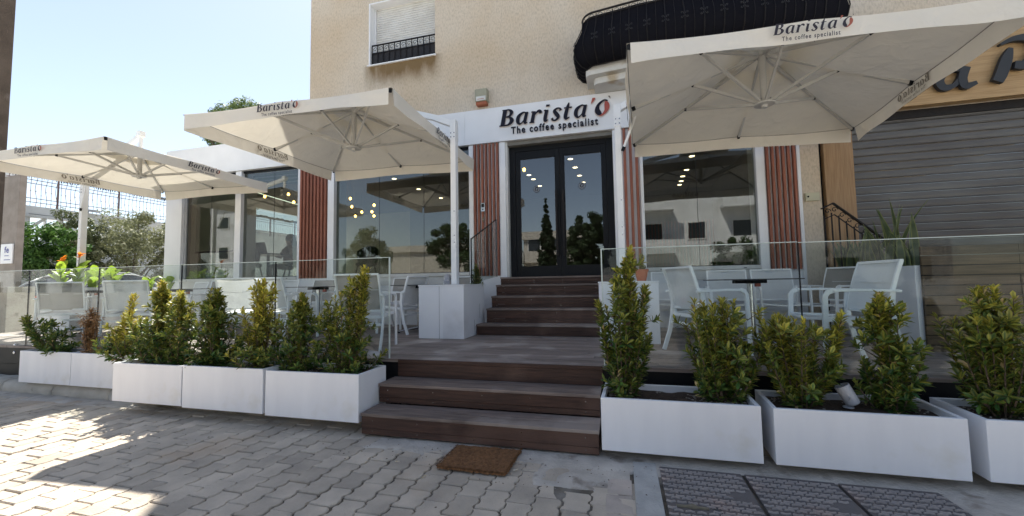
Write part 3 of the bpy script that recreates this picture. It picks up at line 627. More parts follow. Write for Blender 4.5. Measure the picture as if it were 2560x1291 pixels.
# entrance: recess, roller housing, double door
w = MB(); w.box(-1.935,-1.90,6.94,7.2,1.40,3.86); w.box(-.052,-.05,6.94,7.2,1.40,3.86); w.build('door_reveal', M['sill'], B)
w = MB(); w.box(-1.90,-.052,6.94,7.25,3.79,3.859)
w.build('roller_housing', pm('housing_grey', (.21,.20,.18), (.16,.15,.13), scale=3, rough=.6), B)
dd = MB(); dd.box(-1.90,-1.79,7.06,7.16,1.405,3.79); dd.box(-.165,-.052,7.06,7.16,1.405,3.79); dd.box(-1.79,-.165,7.06,7.16,3.70,3.79); d = dd.build('door_frame', M['black'], B, bevel=.004)
for side, (x0, x1) in enumerate(((-1.787,-.982),(-.978,-.168))):
    l = MB(); a = .085
    l.box(x0, x0+a, 7.07, 7.13, 1.412, 3.697); l.box(x1-a, x1, 7.07, 7.13, 1.412, 3.697); l.box(x0+a, x1-a, 7.07, 7.13, 1.412, 1.60); l.box(x0+a, x1-a, 7.07, 7.13, 3.56, 3.697)
    l.build('door_leaf', M['black'], d, bevel=.003)
    g = MB(); g.box(x0+a, x1-a, 7.095, 7.103, 1.60, 3.56); g.build('door_pane', M['win2'] if 'win2' in M else M['win'], d)
    h = MB(); hx = x1-.06 if side == 0 else x0+.06
    h.box(hx-.017, hx+.017, 6.985, 7.01, 1.76, 2.93)
    for zz in (1.80, 2.89): h.box(hx-.012, hx+.012, 7.01, 7.07, zz-.014, zz+.014)
    h.build('pull_handle', M['iron'], d, bevel=.003)
    c = MB(); cx = (x0+x1)/2-.02; cz = 2.99
    c.lathe((cx, 7.0935, cz), [(.062,0),(.062,.001)], 24, ax=(0,-1,0)); c.lathe((cx, 7.0923, cz), [(.055,0),(.055,.0006)], 24, ax=(0,-1,0), mi=1)
    c.path([(cx+.028,7.0912,cz+.03),(cx-.012,7.0912,cz+.033),(cx-.03,7.0912,cz+.0),(cx-.008,7.0912,cz-.03)], .018, .0006, up=(0,1,0)); c.path([(cx+.03,7.0905,cz+.015),(cx+.012,7.0905,cz-.01),(cx+.02,7.0905,cz-.035)], .014, .0006, up=(0,1,0))
    c.build('round_sticker', [M['black'], M['chromeg']], d)
# bedroom window: white reveal, roller shutter, little railing
wv = MB(); wv.box(ox0+.001, ox0+.030, 6.915, 7.245, oz0, oz1-.002); wv.box(ox0+.03, ox1-.001, 6.915, 7.245, oz1-.03, oz1-.001); wv.box(ox0-.03, ox1+.02, 6.895, 7.245, oz0-.026, oz0-.001); wo = wv.build('window_frame', M['whitef'], B, bevel=.002)
sh = MB(); z = oz0+.0
while z < oz1-.05:
    sh.box(ox0+.062, ox1-.004, 7.10, 7.125, z+.003, z+.045); z += .048
sh.build('roller_shutter', M['sill'], wo, bevel=.006)
gd = MB(); gd.box(ox0+.032, ox0+.060, 7.07, 7.13, oz0, oz1-.03); gd.build('shutter_guide', M['whitef'], wo)
rl = MB(); rl.bar((ox0+.06,6.95,6.16),(ox1,6.95,6.16),.03,.016); rl.bar((ox0+.06,6.95,5.99),(ox1,6.95,5.99),.012,.010); rl.bar((ox0+.06,6.95,5.785),(ox1,6.95,5.785),.012,.010)
n = 11; pit = (ox1-ox0-.06)/n
for k in range(n+1): rl.bar((ox0+.06+pit*k,6.95,5.75),(ox0+.06+pit*k,6.95,6.16),.014,.014)
for k in range(n):
    c = Vector((ox0+.06+pit*(k+.5),6.95,6.075)); rl.tube([c+Vector((math.cos(a)*r_,0,math.sin(a)*r_)) for a, r_ in [(i*.6, .054-.0042*i) for i in range(12)]], .0045, 5)
rl.build('railing', M['iron'], wo)
rl = MB(); rl.box(ox0+.06, ox1, 6.96, 6.968, 5.765, 6.02); rl.build('railing_screen', pm('black_mesh_cloth', (.012,.012,.016), (.02,.02,.024), scale=9, rough=.8), wo)
# annex side: end window towards the street
w = MB(); w.box(-10.13,-10.05,15.0,15.9,.55,4.02); w.box(-10.13,-10.05,7.31,15.0,.55,1.46); w.box(-10.13,-10.05,7.31,15.0,3.6,4.02); w.build('end_wall', M['white'], B)

# main fascia with the shop name
S = thing('shop_sign', 'long white fascia sign with raised navy letters over the entrance', 'sign', (-1.0, 6.9, 3.86))
p = MB(); xs = [-10.13,-7.6,-5.1,-2.7,-.75,.62,2.678]
for a, b_ in zip(xs[:-1], xs[1:]): p.box(a+.001, b_-.001, 6.872, 6.925, 3.865, 4.505)
p.build('fascia_board', M['whitef'], S, bevel=.002)
k = MB(); O_ = (-2.02, 6.852, 4.128); logo(k, O_, (1,0,-.006), (0,0,1), 1.93, .016, taggap=.16, tagw=.79)
k.build('raised_letters', [M['letter'], M['red']], S)
k = MB(); logo(k, (-2.02, 6.868, 4.122), (1,0,-.006), (0,0,1), 1.93, .008, grow=.05, tag_on=False, mi=(0,0)); k.build('letter_backing', M['halo'], S)
# small things on the wall
a = thing('alarm_siren', 'beige alarm siren box with an orange base above the sign', 'alarm', (-2.35, 6.93, 4.56))
p = MB(); p.box(-2.465,-2.232,6.80,6.93,4.63,4.865); p.build('housing', pm('faded_beige_plastic', (.36,.35,.26), (.30,.29,.22), scale=6, rough=.6), a, bevel=.012)
p = MB(); p.box(-2.452,-2.245,6.805,6.925,4.565,4.627); p.build('beacon', pm('orange_plastic', (.40,.12,.05), (.34,.10,.045), scale=8, rough=.4), a, bevel=.015)
p = MB(); p.box(-2.44,-2.257,6.797,6.80,4.64,4.72); p.box(-2.41,-2.29,6.795,6.797,4.664,4.672,1); p.build('front_plate', [M['sill'], M['terra']], a)
a = thing('door_intercom', 'small grey intercom on the red slats left of the door', 'intercom', (-2.35, 6.87, 2.46))
p = MB(); p.box(-2.39,-2.31,6.84,6.87,2.60,2.76); p.build('panel', M['chrome'], a, bevel=.004); p = MB(); p.box(-2.375,-2.325,6.8375,6.8395,2.68,2.74); p.lathe((-2.35,6.838,2.635),[(.012,0),(.012,.002)],12,ax=(0,-1,0)); p.build('button', M['black'], a)
a = thing('bell_push', 'small brass bell push below the intercom', 'bell', (-2.352, 6.87, 2.43)); p = MB(); p.box(-2.365,-2.338,6.855,6.87,2.42,2.50); p.build('plate', M['brassy'], a, bevel=.003)
p = MB(); p.lathe((-2.352,6.8545,2.46),[(.008,0),(.008,.003)],10,ax=(0,-1,0)); p.build('button', M['sill'], a)
a = thing('junction_box', 'cream junction box on the stucco strip beside the brown panel', 'box', (2.80, 6.93, 2.45))
p = MB(); p.box(2.715,2.895,6.885,6.93,2.448,2.568); p.build('cover', pm('cream_plastic', (.55,.52,.36), (.48,.45,.32), scale=8, rough=.5), a, bevel=.005); p = MB(); p.lathe((2.745,6.884,2.51),[(.014,0),(.014,.003)],12,ax=(0,-1,0)); p.build('lock', M['black'], a)

# ---------------------------------------------------------------- balcony
bal = thing('balcony', 'bulging black wrought iron balcony backed with black cloth on a white stepped slab', 'balcony', (1.2, 6.5, 4.3))
sl_ = MB()
def rrect(x0, x1, yf, yb, r, n=6, bow=0):
    P = [(x0, yb)]
    for k in range(n+1): a = math.pi+k/n*math.pi/2; P.append((x0+r+math.cos(a)*r, yf+r+math.sin(a)*r))
    if bow: P += [(x0+r+(x1-x0-2*r)*i/16, yf-bow*math.sin(math.pi*i/16)) for i in range(1,16)]
    for k in range(n+1): a = -math.pi/2+k/n*math.pi/2; P.append((x1-r+math.cos(a)*r, yf+r+math.sin(a)*r))
    P.append((x1, yb)); return P
for (x0, x1, yf, z0, z1) in ((-.43,2.95,6.42,4.62,4.80),(-.31,2.83,6.52,4.512,4.618)):
    P = rrect(x0, x1, yf, 6.928, .10, 6, .12); sl_.prism([(x, y, z0) for x, y in P], (0,0,z1-z0))
sl_.build('slab', pm('painted_concrete', (.66,.655,.63), (.58,.57,.54), scale=3, rough=.75, c3=(.45,.36,.24), s3=2.2, t3=.60, bump=.2, bscale=20), bal, bevel=.006)
pl_ = rrect(-.44, 3.02, 6.30, 6.92, .20, 8, .14)
def resample(P, step):
    out = []; d = 0; nxt = 0
    for a, b_ in zip(P[:-1], P[1:]):
        a = Vector(a); b_ = Vector(b_); L_ = (b_-a).length
        while nxt <= d+L_: t_ = (nxt-d)/L_; out.append(a.lerp(b_, t_)); nxt += step
        d += L_
    return out
prof = [(-.04,4.72),(.07,4.76),(.155,4.86),(.19,5.0),(.165,5.14),(.10,5.27),(.045,5.39),(.02,5.53)]
cen = Vector((1.29, 6.9))
def outn(P, i):
    a = P[max(i-1,0)]; b_ = P[min(i+1,len(P)-1)]; d = (b_-a).normalized(); return Vector((d.y, -d.x))
PP = resample(pl_, .03); cl = MB(); q = len(prof)
vs = [(p.x+outn(PP,i).x*(o-.012), p.y+outn(PP,i).y*(o-.012), z-(.02 if j == q-1 else 0)+(.012*noise.noise(Vector((i*.1,j,0))))) for i, p in enumerate(PP) for j, (o, z) in enumerate(prof)]
cl.add(vs, [(i*q+j, (i+1)*q+j, (i+1)*q+j+1, i*q+j+1) for i in range(len(PP)-1) for j in range(q-1)])
cl.build('backing_cloth', fabric('black_cloth', (.014,.014,.018), .05), bal, smooth=True)
br = MB(); PB = resample(pl_, .125)
for i, p in enumerate(PB):
    nn = outn(PB, i); br.tube([(p.x+nn.x*o, p.y+nn.y*o, z) for o, z in prof], .0085 if i % 2 == 0 else .0045, 6)
br.build('balusters', M['iron'], bal)
rl = MB(); rl.tube([(p.x+outn(PP,i).x*.02, p.y+outn(PP,i).y*.02, 5.56) for i, p in enumerate(PP)], .016, 6); rl.tube([(p.x+outn(PP,i).x*.03, p.y+outn(PP,i).y*.03, 5.47) for i, p in enumerate(PP)], .006, 5); rl.tube([(p.x-outn(PP,i).x*.03, p.y-outn(PP,i).y*.03, 4.72) for i, p in enumerate(PP)], .010, 5)
rl.build('rails', M['iron'], bal)
sc = MB()
for i, p in enumerate(PB):
    nn = outn(PB, i); tg = Vector((-nn.y, nn.x)); o = .188
    def pt(u, v, oo=o): return (p.x+nn.x*(oo)+tg.x*u, p.y+nn.y*(oo)+tg.y*u, v)
    if i % 2 == 0:
        for sx in (-1,1):
            for sz in (-1,1): sc.tube([pt(sx*(.012+.018*(1-math.cos(a))+.0*a), 5.08+sz*(.012+.022*math.sin(a*.9)+.006*a), .185) for a in (0,.6,1.2,1.8,2.4,3.0,3.8,4.6)], .0032, 4)
    for k in range(1): sc.tube([pt(.0625+.045*math.cos(a), 5.47+.055*math.sin(a), .03) for a in (0,.5,1.05,1.57,2.1,2.6,3.14)], .005, 4)
sc.build('scrollwork', pm('greyed_iron', (.045,.045,.05), (.03,.03,.032), scale=9, rough=.5), bal)
p = MB(); p.box(.4,2.3,7.0,7.05,4.7,6.6); 
# ---------------------------------------------------------------- neighbouring shop
N_ = thing('neighbour_shop', 'closed shop next door with an oak fascia and a rusty grey roller shutter', 'shop', (5.2, 7, .5))
p = MB(); p.box(2.985,3.352,6.90,7.02,.5,3.715); p.build('wood_pier', M['walnut'], N_)
p = MB(); p.box(2.985,7.9,6.88,7.02,3.718,4.72); p.build('wood_fascia', M['oak'], N_, bevel=.004)
p = MB(); p.box(2.937,2.983,6.99,7.02,.5,4.7); p.box(3.352,7.9,7.05,7.3,3.60,3.716); p.build('recess_shade', M['iron'], N_)  # black strips that put the recess shade into colour
sh = MB(); z = .9; prg = random.Random(11)
while z < 3.62:
    P = [(z, 7.085),(z+.004,7.068),(z+.011,7.064),(z+.018,7.068),(z+.022,7.082),(z+.060,7.078),(z+.110,7.082),(z+.115,7.088)]
    x0, x1 = 3.36, 7.8; vs = []
    for X in (x0, x1): vs += [(X, y, zz) for zz, y in P]
    q = len(P); sh.add(vs, [(j, q+j, q+j+1, j+1) for j in range(q-1)]); z += .1155
sh.build('roller_shutter', M['shutter'], N_)
p = MB(); p.box(3.0,9.4,6.93,16,.4,.92); p.box(7.8,9.4,6.93,8,.92,4.49); p.build('shop_wall', M['stucco'], N_)
lt = MB()
def stroke(P, mb, Y=6.80, th=.055):
    P = catmull(P, 7); vs = []
    for i, p in enumerate(P):
        a = P[max(i-1,0)]; b_ = P[min(i+1,len(P)-1)]; d = Vector((b_[0]-a[0], b_[1]-a[1])).normalized(); nn = Vector((-d.y, d.x))*p[2]/2
        for sgn in (1,-1):
            for yy in (Y, Y+th): vs.append((p[0]+sgn*nn.x, yy, p[1]+sgn*nn.y))
    fs = []
    for i in range(len(P)-1):
        a = 4*i; b_ = a+4; fs += [(a,b_,b_+2,a+2),(a+1,a+3,b_+3,b_+1),(a,a+1,b_+1,b_),(a+2,b_+2,b_+3,a+3)]
    fs += [(0,2,3,1),(4*len(P)-4,4*len(P)-3,4*len(P)-1,4*len(P)-2)]; mb.add(vs, fs)
# script letters: ... a  P e
stroke([(4.62,4.12,.05),(4.50,4.16,.09),(4.38,4.02,.10),(4.42,3.90,.09),(4.55,3.93,.06),(4.66,4.10,.06)], lt); stroke([(4.68,4.16,.10),(4.63,4.0,.10),(4.66,3.89,.09),(4.78,3.92,.05)], lt, 6.795)
stroke([(5.17,4.34,.05),(5.12,4.20,.12),(5.05,4.0,.13),(5.00,3.90,.12)], lt, 6.797); stroke([(5.06,4.40,.03),(5.22,4.46,.07),(5.42,4.42,.13),(5.44,4.22,.14),(5.30,4.09,.12),(5.19,4.10,.10)], lt, 6.79)
stroke([(5.62,4.08,.06),(5.76,4.15,.09),(5.74,4.27,.11),(5.60,4.25,.13),(5.55,4.08,.14),(5.66,3.95,.12),(5.82,4.0,.07)], lt, 6.793)
stroke([(4.25,4.3,.05),(4.18,4.1,.1),(4.14,3.92,.1)], lt, 6.796)
lt.build('raised_lettering', pm('matt_black_letter', (.022,.024,.028), (.03,.032,.036), scale=8, rough=.6), N_)
# wrought-iron handrail beside the shop steps
h = thing('iron_handrail', 'black wrought iron stair handrail with scrolls in front of the brown panel', 'handrail', (3.1, 6.5, 1.0))
top = [(2.74,6.5,2.26),(2.88,6.5,2.33),(3.40,6.5,1.84),(3.9,6.5,1.36)]; r_ = MB()
for a, b_ in zip(top[:-1], top[1:]): r_.bar(a, b_, .045, .018)
lo = [(2.78,6.5,2.12),(2.89,6.5,2.17),(3.40,6.5,1.69),(3.9,6.5,1.21)]
for a, b_ in zip(lo[:-1], lo[1:]): r_.bar(a, b_, .012, .012)
r_.build('top_rail', M['iron'], h); k = MB()
def hz(x): return 2.26+(x-2.74)*.5 if x < 2.88 else 2.33-(x-2.88)*.942
for i in range(13):
    x = 2.77+i*.085; k.bar((x,6.5,hz(x)-1.0),(x,6.5,hz(x)-.12),.014,.014)
    c = Vector((x+.042,6.5,hz(x+.042)-.075)); k.tube([c+Vector((math.cos(a)*r2,0,math.sin(a)*r2)) for a, r2 in [(j*.7,.040-.003*j) for j in range(11)]], .006, 5)
k.build('balusters', M['iron'], h)

# ---------------------------------------------------------------- interior seen through the glass
I = thing('cafe_interior', 'dim beige dining room behind the shop windows', 'room', (-4, 10, 1.4))
p = MB(); p.box(-10.04,2.67,7.2,14,1.30,1.40); p.build('room_floor', M['floorin'], I)
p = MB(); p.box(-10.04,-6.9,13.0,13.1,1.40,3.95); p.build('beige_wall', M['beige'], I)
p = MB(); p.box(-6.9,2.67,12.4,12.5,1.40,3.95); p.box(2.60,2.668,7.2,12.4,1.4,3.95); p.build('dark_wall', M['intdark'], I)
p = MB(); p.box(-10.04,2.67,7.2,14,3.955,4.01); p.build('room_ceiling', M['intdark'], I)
lat = MB()
for k in range(26): X = .3+k*.09; lat.box(X, X+.03, 12.30, 12.34, 1.4, 3.0)
lat.build('wood_lattice', M['slat'], I)
# roller blind in the first window
bl = MB(); bl.box(-9.54,-8.12,7.16,7.165,2.16,3.82); bo = tag(bl.build('roller_blind', fabric('blind_cloth', (.50,.49,.38), .3)), 'olive grey roller blind lowered two thirds down in the leftmost window', 'blind'); q = MB(); q.box(-9.54,-8.12,7.155,7.17,2.115,2.158); q.build('bottom_bar', M['black'], bo)
bl = MB(); bl.box(-7.9,-6.5,7.16,7.165,3.55,3.82)
for kk in range(3): bl.box(-7.9,-6.5,7.15,7.17,3.58+.08*kk,3.605+.08*kk,1)
tag(bl.build('roller_blind', [fabric('blind_cloth_b', (.45,.48,.42), .3), M['sill']]), 'rolled up blind at the top of the window beside the left slats', 'blind')
# ceiling spots in rows
for lab, grp, pts in (('recessed ceiling spot glowing behind the wide window','spots behind the wide window',((-5.35,8.83),(-5.31,10.02),(-5.23,11.29))),('recessed ceiling spot glowing behind the right leaf of the entrance door','spots behind the right door leaf',((-.95,8.59),(-.92,9.27),(-.89,10.02),(-.86,10.75))),
  ('recessed ceiling spot behind the left leaf of the entrance door','spots behind the left door leaf',((-2.08,9.57),(-2.06,10.0),(-2.04,10.76))),('recessed ceiling spot in the long row behind the right window','spots behind the right window',((1.57,9.21),(1.63,10.33),(1.63,10.95),(1.665,11.47),(1.68,11.9)))):
    for x, y in pts:
        t = thing('ceiling_spot', lab, 'ceiling light', (x, y, 3.93), grp); p = MB(); p.lathe((x, y, 3.945), [(.055,0),(.055,.006)], 16); p.build('lamp', M['spot'], t)
        p = MB(); p.lathe((x, y, 3.947), [(.078,0),(.078,.006)], 16); p.build('rim', M['sill'], t)
# hanging filament bulbs
for (x, y, z) in ((-8.665,8.2,3.61),(-7.74,8.0,3.56),(-7.96,8.4,3.455),(-6.59,8.8,3.53),(-6.84,9.2,3.41),(-6.82,9.6,3.33),(-6.5,9.6,3.32),(-6.03,9.0,3.36),(-6.57,9.8,3.24),(-7.17,9.8,3.27),(-1.77,7.7,3.545)):
    t = thing('hanging_bulb', 'warm filament bulb hanging on a black wire inside the left windows' if x < -3 else 'single warm filament bulb hanging behind the left door pane', 'lamp', (x, y, z), 'filament bulbs behind the left windows' if x < -3 else None)
    p = MB(); p.ball((x,y,z), .032, (1,1,1.25), 10); p.build('bulb', M['bulb'], t, smooth=True); p = MB(); p.lathe((x,y,z+.045),[(.016,0),(.016,.05)],8); p.build('socket', M['black'], t); p = MB(); p.tube([(x,y,z+.09),(x,y,3.95)],.003,5); p.build('wire', M['black'], t)
t = thing('strip_light', 'thin white light strip running across the dining room ceiling', 'light', (-7, 8.6, 3.4)); p = MB(); p.bar((-8.75,8.0,3.69),(-8.85,9.5,3.655),.02,.012); p.build('diffuser', M['strip'], t); p = MB(); p.bar((-8.75,8.0,3.715),(-8.85,9.5,3.68),.035,.02); p.build('housing', M['black'], t)
# tub chairs, table, laptop and the woman
def tub(x, y, rz, mat, lab, dark=True):
    t = thing('tub_chair', lab, 'chair', (0,0,0), 'upholstered tub chairs indoors'); s = MB(); s.lathe((0,0,.40),[(.20,0),(.25,.02),(.25,.07),(.22,.09)],18); s.build('seat', mat, t, smooth=True)
    b_ = MB(); vs = []
    for k in range(15):
        a = R(20+k*10)+math.pi; hgt = .30+.14*math.sin(math.pi*k/14)
        for rr, z in ((.26,.42),(.30,.45+hgt*.6),(.31,.45+hgt),(.27,.45+hgt),(.25,.45)): vs.append((rr*math.cos(a), rr*math.sin(a), z))
    b_.add(vs, [(k*5+j, k*5+5+j, k*5+5+(j+1)%5, k*5+(j+1)%5) for k in range(14) for j in range(5)]+[(0,1,2,3,4),(74,73,72,71,70)]); b_.build('backrest', mat, t, smooth=True)
    for sx in (-1,1):
        for sy in (-1,1): l = MB(); l.tube([(sx*.15,sy*.15,.41),(sx*.22,sy*.22,0)],[.018,.012],8); l.build('leg', M['bark'], t)
    t.location = (x,y,1.4); t.rotation_euler = (0,0,rz); return t
mg = pm('olive_upholstery', (.26,.26,.18), (.2,.2,.15), scale=8, rough=.9); mk = pm('charcoal_upholstery', (.035,.037,.042), (.05,.05,.055), scale=8, rough=.9)
tub(-9.42,7.85,R(90),mg,'olive tub chair behind the leftmost window'); tub(-8.80,7.95,R(20),mk,'charcoal tub chair just inside the second window, nearest the white mullion'); tub(-7.36,7.85,R(150),mk,'charcoal tub chair with its back to the second window, beside the slats'); tub(-6.26,9.0,R(60),mk,'charcoal tub chair standing behind the wide window')
t = thing('dining_table', 'dark square table inside the second window, carrying the laptop', 'table', (-8.62,8.3,1.4)); p = MB(); p.box(-9.0,-8.2,7.95,8.62,2.11,2.14); p.build('tabletop', M['dark'], t, bevel=.004); p = MB(); p.tube([(-8.62,8.3,1.42),(-8.62,8.3,2.11)],.035,10); p.build('column', M['black'], t); p = MB(); p.lathe((-8.62,8.3,1.4),[(.25,0),(.25,.02)],18); p.build('base', M['black'], t)
t = thing('open_laptop', 'open black laptop on the table in front of the seated woman', 'laptop', (-8.62,8.2,2.14)); p = MB(); p.box(-8.80,-8.46,8.12,8.36,2.142,2.160); p.build('keyboard_half', M['black'], t); p = MB(); p.prism([(-8.80,8.12,2.16),(-8.46,8.12,2.16),(-8.46,8.04,2.42),(-8.80,8.04,2.42)],(0,-.012,0)); p.build('screen', M['black'], t)
# seated woman
bm_me = bpy.data.meshes.new('person'); J = {'pel':(0,0,.50,.15),'w':(0,-.02,.66,.125),'ch':(0,-.02,.86,.14),'nk':(0,.0,1.02,.055),'hd0':(0,.02,1.10,.075),'hd1':(0,.015,1.20,.095),'hd2':(0,.0,1.28,.06),
 'ls':(-.17,-.02,.95,.06),'le':(-.23,.12,.74,.042),'lw':(-.10,.33,.77,.028),'lh':(-.07,.40,.775,.024),'rs':(.17,-.02,.95,.06),'re':(.23,.12,.74,.042),'rw':(.10,.33,.77,.028),'rh':(.07,.40,.775,.024),
 'lt':(-.09,.02,.48,.10),'lk':(-.11,.45,.48,.06),'la':(-.11,.42,.08,.04),'lf':(-.11,.55,.04,.03),'rt':(.09,.02,.48,.10),'rk':(.11,.45,.48,.06),'ra':(.11,.42,.08,.04),'rf':(.11,.55,.04,.03)}
ks = list(J); E_ = [('pel','w'),('w','ch'),('ch','nk'),('nk','hd0'),('hd0','hd1'),('hd1','hd2'),('ch','ls'),('ls','le'),('le','lw'),('lw','lh'),('ch','rs'),('rs','re'),('re','rw'),('rw','rh'),('pel','lt'),('lt','lk'),('lk','la'),('la','lf'),('pel','rt'),('rt','rk'),('rk','ra'),('ra','rf')]
bm_me.from_pydata([J[k][:3] for k in ks], [(ks.index(a), ks.index(b_)) for a, b_ in E_], [])
wo = bpy.data.objects.new('person', bm_me); COL.objects.link(wo); sk = wo.modifiers.new('s','SKIN'); 
for i, k in enumerate(ks): bm_me.skin_vertices[0].data[i].radius = (J[k][3], J[k][3])
bm_me.skin_vertices[0].data[0].use_root = True; wo.modifiers.new('u','SUBSURF').levels = 2; bm_me.materials.append(pm('skin', (.34,.19,.12), (.30,.16,.10), scale=8, rough=.5))
wo.location = (-8.42,8.78,1.36); wo.rotation_euler = (0,0,R(165)); tag(wo, 'woman with long dark hair sitting at a laptop behind the second window', 'person')
h = MB(); h.ball((0,-.025,1.215),.125,(1,1.05,1.1),16); h.ball((0,-.10,1.02),.12,(1.15,.6,1.9),16); h.ball((-.10,-.03,1.06),.055,(1,1,2.3),10); h.ball((.10,-.03,1.06),.055,(1,1,2.3),10); h.build('hair', pm('black_hair', (.014,.010,.008), (.025,.018,.014), scale=30, rough=.4), wo, smooth=True, local=True)
tp = MB(); tp.lathe((0,-.02,.46),[(.19,0),(.165,.2),(.175,.36),(.20,.46),(.11,.55),(.07,.57)],18); 
for sx in (-1,1): tp.tube([(sx*.17,-.02,.95),(sx*.235,.12,.745),(sx*.13,.29,.77)],[.078,.060,.045],10)
tp.build('blouse', pm('ochre_blouse', (.16,.10,.05), (.10,.07,.045), scale=9, rough=.8), wo, smooth=True, local=True)
fc = MB(); 
for sx in (-1,1): fc.ball((sx*.034,.098,1.205),.010,(1.3,.6,.7),8)
fc.ball((0,.118,1.175),.014,(.8,.9,1.4),8,1); fc.ball((0,.100,1.135),.020,(1.3,.5,.4),8,2); fc.build('face', [M['black'], bm_me.materials[0], M['terra']], wo, smooth=True, local=True)
# ---------------------------------------------------------------- cantilever parasols
def parasol(name, lab, corners, ez, rise, mast, hub_drop, texts, basez, armz, head=.12):
    """corners FL FR BR BL (x,y) of the canopy edge at height ez; mast (x,y) beside it"""
    C4 = [Vector((x, y, ez)) for x, y in corners]; cen = sum(C4, Vector())/4; apex = cen+Vector((0,0,rise))
    t = thing(name, lab, 'parasol', (mast[0], mast[1], basez), 'cream cantilever parasols over the terrace')
    # canopy, four cloth sectors with a vent opening round the apex
    mb = MB(); n = 14
    for k in range(4):
        a, b_ = C4[k], C4[(k+1)%4]; rows = []; vs = []
        for j in range(9):
            s = .17+.83*j/8
            for i in range(n+1):
                u = i/n; e = a.lerp(b_, u); p = apex.lerp(e, s); mid = 4*u*(1-u); p.z -= .045*mid*math.sin(math.pi*s)*(1 if True else 0)+.022*math.sin(math.pi*s)
                p.z -= .024*(s**3)*abs(math.sin(2*math.pi*u))
                vs.append(p)
        q = n+1; mb.add(vs, [(j*q+i, (j+1)*q+i, (j+1)*q+i+1, j*q+i+1) for j in range(8) for i in range(n)])
    co = mb.build('canopy', M['fabric'], t, smooth=True)
    va = MB(); H = .185
    for k in range(4):
        a, b_ = C4[k], C4[(k+1)%4]; d = (b_-a).normalized(); nn = Vector((d.y, -d.x, 0)); n2 = 44; vs = []
        for j in range(5):
            for i in range(n2+1):
                u = (.010+.98*i/n2); p = a.lerp(b_, u); f = j/4
                p = p+nn*(.006+f*(.012+.050*noise.noise(Vector((u*3.2,k*3,mast[0])))+.006*math.sin(u*26+k)))
                p.z -= f*(H+.012*math.cos(u*2*math.pi)) ; p.z -= .024*(1-f)*abs(math.sin(2*math.pi*u))
                vs.append(p)
        q = n2+1; va.add(vs, [(j*q+i, (j+1)*q+i, (j+1)*q+i+1, j*q+i+1) for j in range(4) for i in range(n2)])
    va.build('valance', M['valance'], t, smooth=True)
    hm = MB()
    for k in range(4): hm.tube([C4[k].lerp(C4[(k+1)%4], i/20)-Vector((0,0,.004+.024*abs(math.sin(2*math.pi*i/20)))) for i in range(21)], .0035, 5)
    hm.build('edge_seam', M['ghost'], t)
    # vent cap
    vc = MB(); rr = .30; vs = [apex+Vector((0,0,.05))]
    ring = [apex.lerp(C4[k].lerp(C4[(k+1)%4], u), rr)+Vector((0,0,.052-.02*math.sin(u*math.pi))) for k in range(4) for u in (0,.25,.5,.75)]
    vs += ring; N_ = len(ring); vc.add(vs, [(0, 1+i, 1+(i+1)%N_) for i in range(N_)]); vc.build('vent_cap', M['fabric'], t)
    # ribs, struts, hubs
    hub = apex-Vector((0,0,hub_drop)); top = apex-Vector((0,0,.05))
    ends = []
    for k in range(4): ends += [(C4[k], .50), (C4[k].lerp(C4[(k+1)%4], .5), .50)]
    for e, f in ends:
        r_ = MB(); a = top.lerp(e, .04); q = e+Vector((0,0,-.030)); d0 = (q-a).normalized(); r_.bar(a, q-d0*.02, .026, .038); ro = r_.build('rib', M['alushade'], t)
        r_ = MB(); d = (q-a).normalized(); r_.bar(q-d*.055, q-d*.018, .030, .044); r_.build('rib_end', M['black'], ro)
        s_ = MB(); j = a.lerp(q, f)+Vector((0,0,-.012)); hp = hub+(Vector((e.x-hub.x, e.y-hub.y, 0)).normalized())*.055; s_.bar(hp, j, .022, .032); so_ = s_.build('strut', M['alushade'], t)
        s_ = MB(); d = (j-hp).normalized(); s_.bar(j-d*.022, j+d*.012, .026, .036); s_.build('joint', M['black'], so_)
    c = MB(); c.tube([hub, top], .036, 14); c.build('centre_pole', M['alushade'], t, smooth=False)
    c = MB(); c.lathe(hub-Vector((0,0,.03)), [(.03,-.03),(.03,0),(.105,.004),(.11,.018),(.075,.03),(.07,.055)], 22); c.build('lower_hub', M['alushade'], t, smooth=False)
    c = MB()
    for k in range(8): a_ = k*math.pi/4; c.box(hub.x+.07*math.cos(a_)-.008, hub.x+.07*math.cos(a_)+.008, hub.y+.07*math.sin(a_)-.008, hub.y+.07*math.sin(a_)+.008, hub.z+.003, hub.z+.035)
    c.build('hub_bolts', M['chrome'], t)
    c = MB(); c.lathe(top-Vector((0,0,.03)), [(.07,0),(.08,.01),(.08,.05),(.04,.06)], 16); c.build('upper_hub', M['alushade'], t)
    # mast, bracket and arm over the cloth
    mx, my = mast; dirc = Vector((cen.x-mx, cen.y-my, 0)).normalized(); side = Vector((-dirc.y, dirc.x, 0))
    m_ = MB(); m_.bar((mx,my,basez),(mx,my,armz-.22),.105,.082,up=(1,0,0)); m_.build('mast', M['alu'], t, bevel=.008)
    m_ = MB(); m_.bar((mx,my,armz-.30),(mx,my,armz),.113,.090,up=(1,0,0)); mo = m_.build('mast_bracket', M['alu'], t, bevel=.004)
    b2 = MB()
    for zz in (armz-.26, armz-.20):
        for dx in (-.025,.025): b2.lathe((mx+dx, my-.058, zz), [(.009,0),(.009,.006)], 8, ax=(0,-1,0))
    for zz in (1.9,2.0,2.35): b2.lathe((mx+.015, my-.053, zz), [(.008,0),(.008,.005)], 8, ax=(0,-1,0))
    b2.split('bolt', M['chrome'], mo)
    bend = Vector((mx,my,armz-.02))+dirc*.26+Vector((0,0,.07)); tip = apex+Vector((0,0,head))
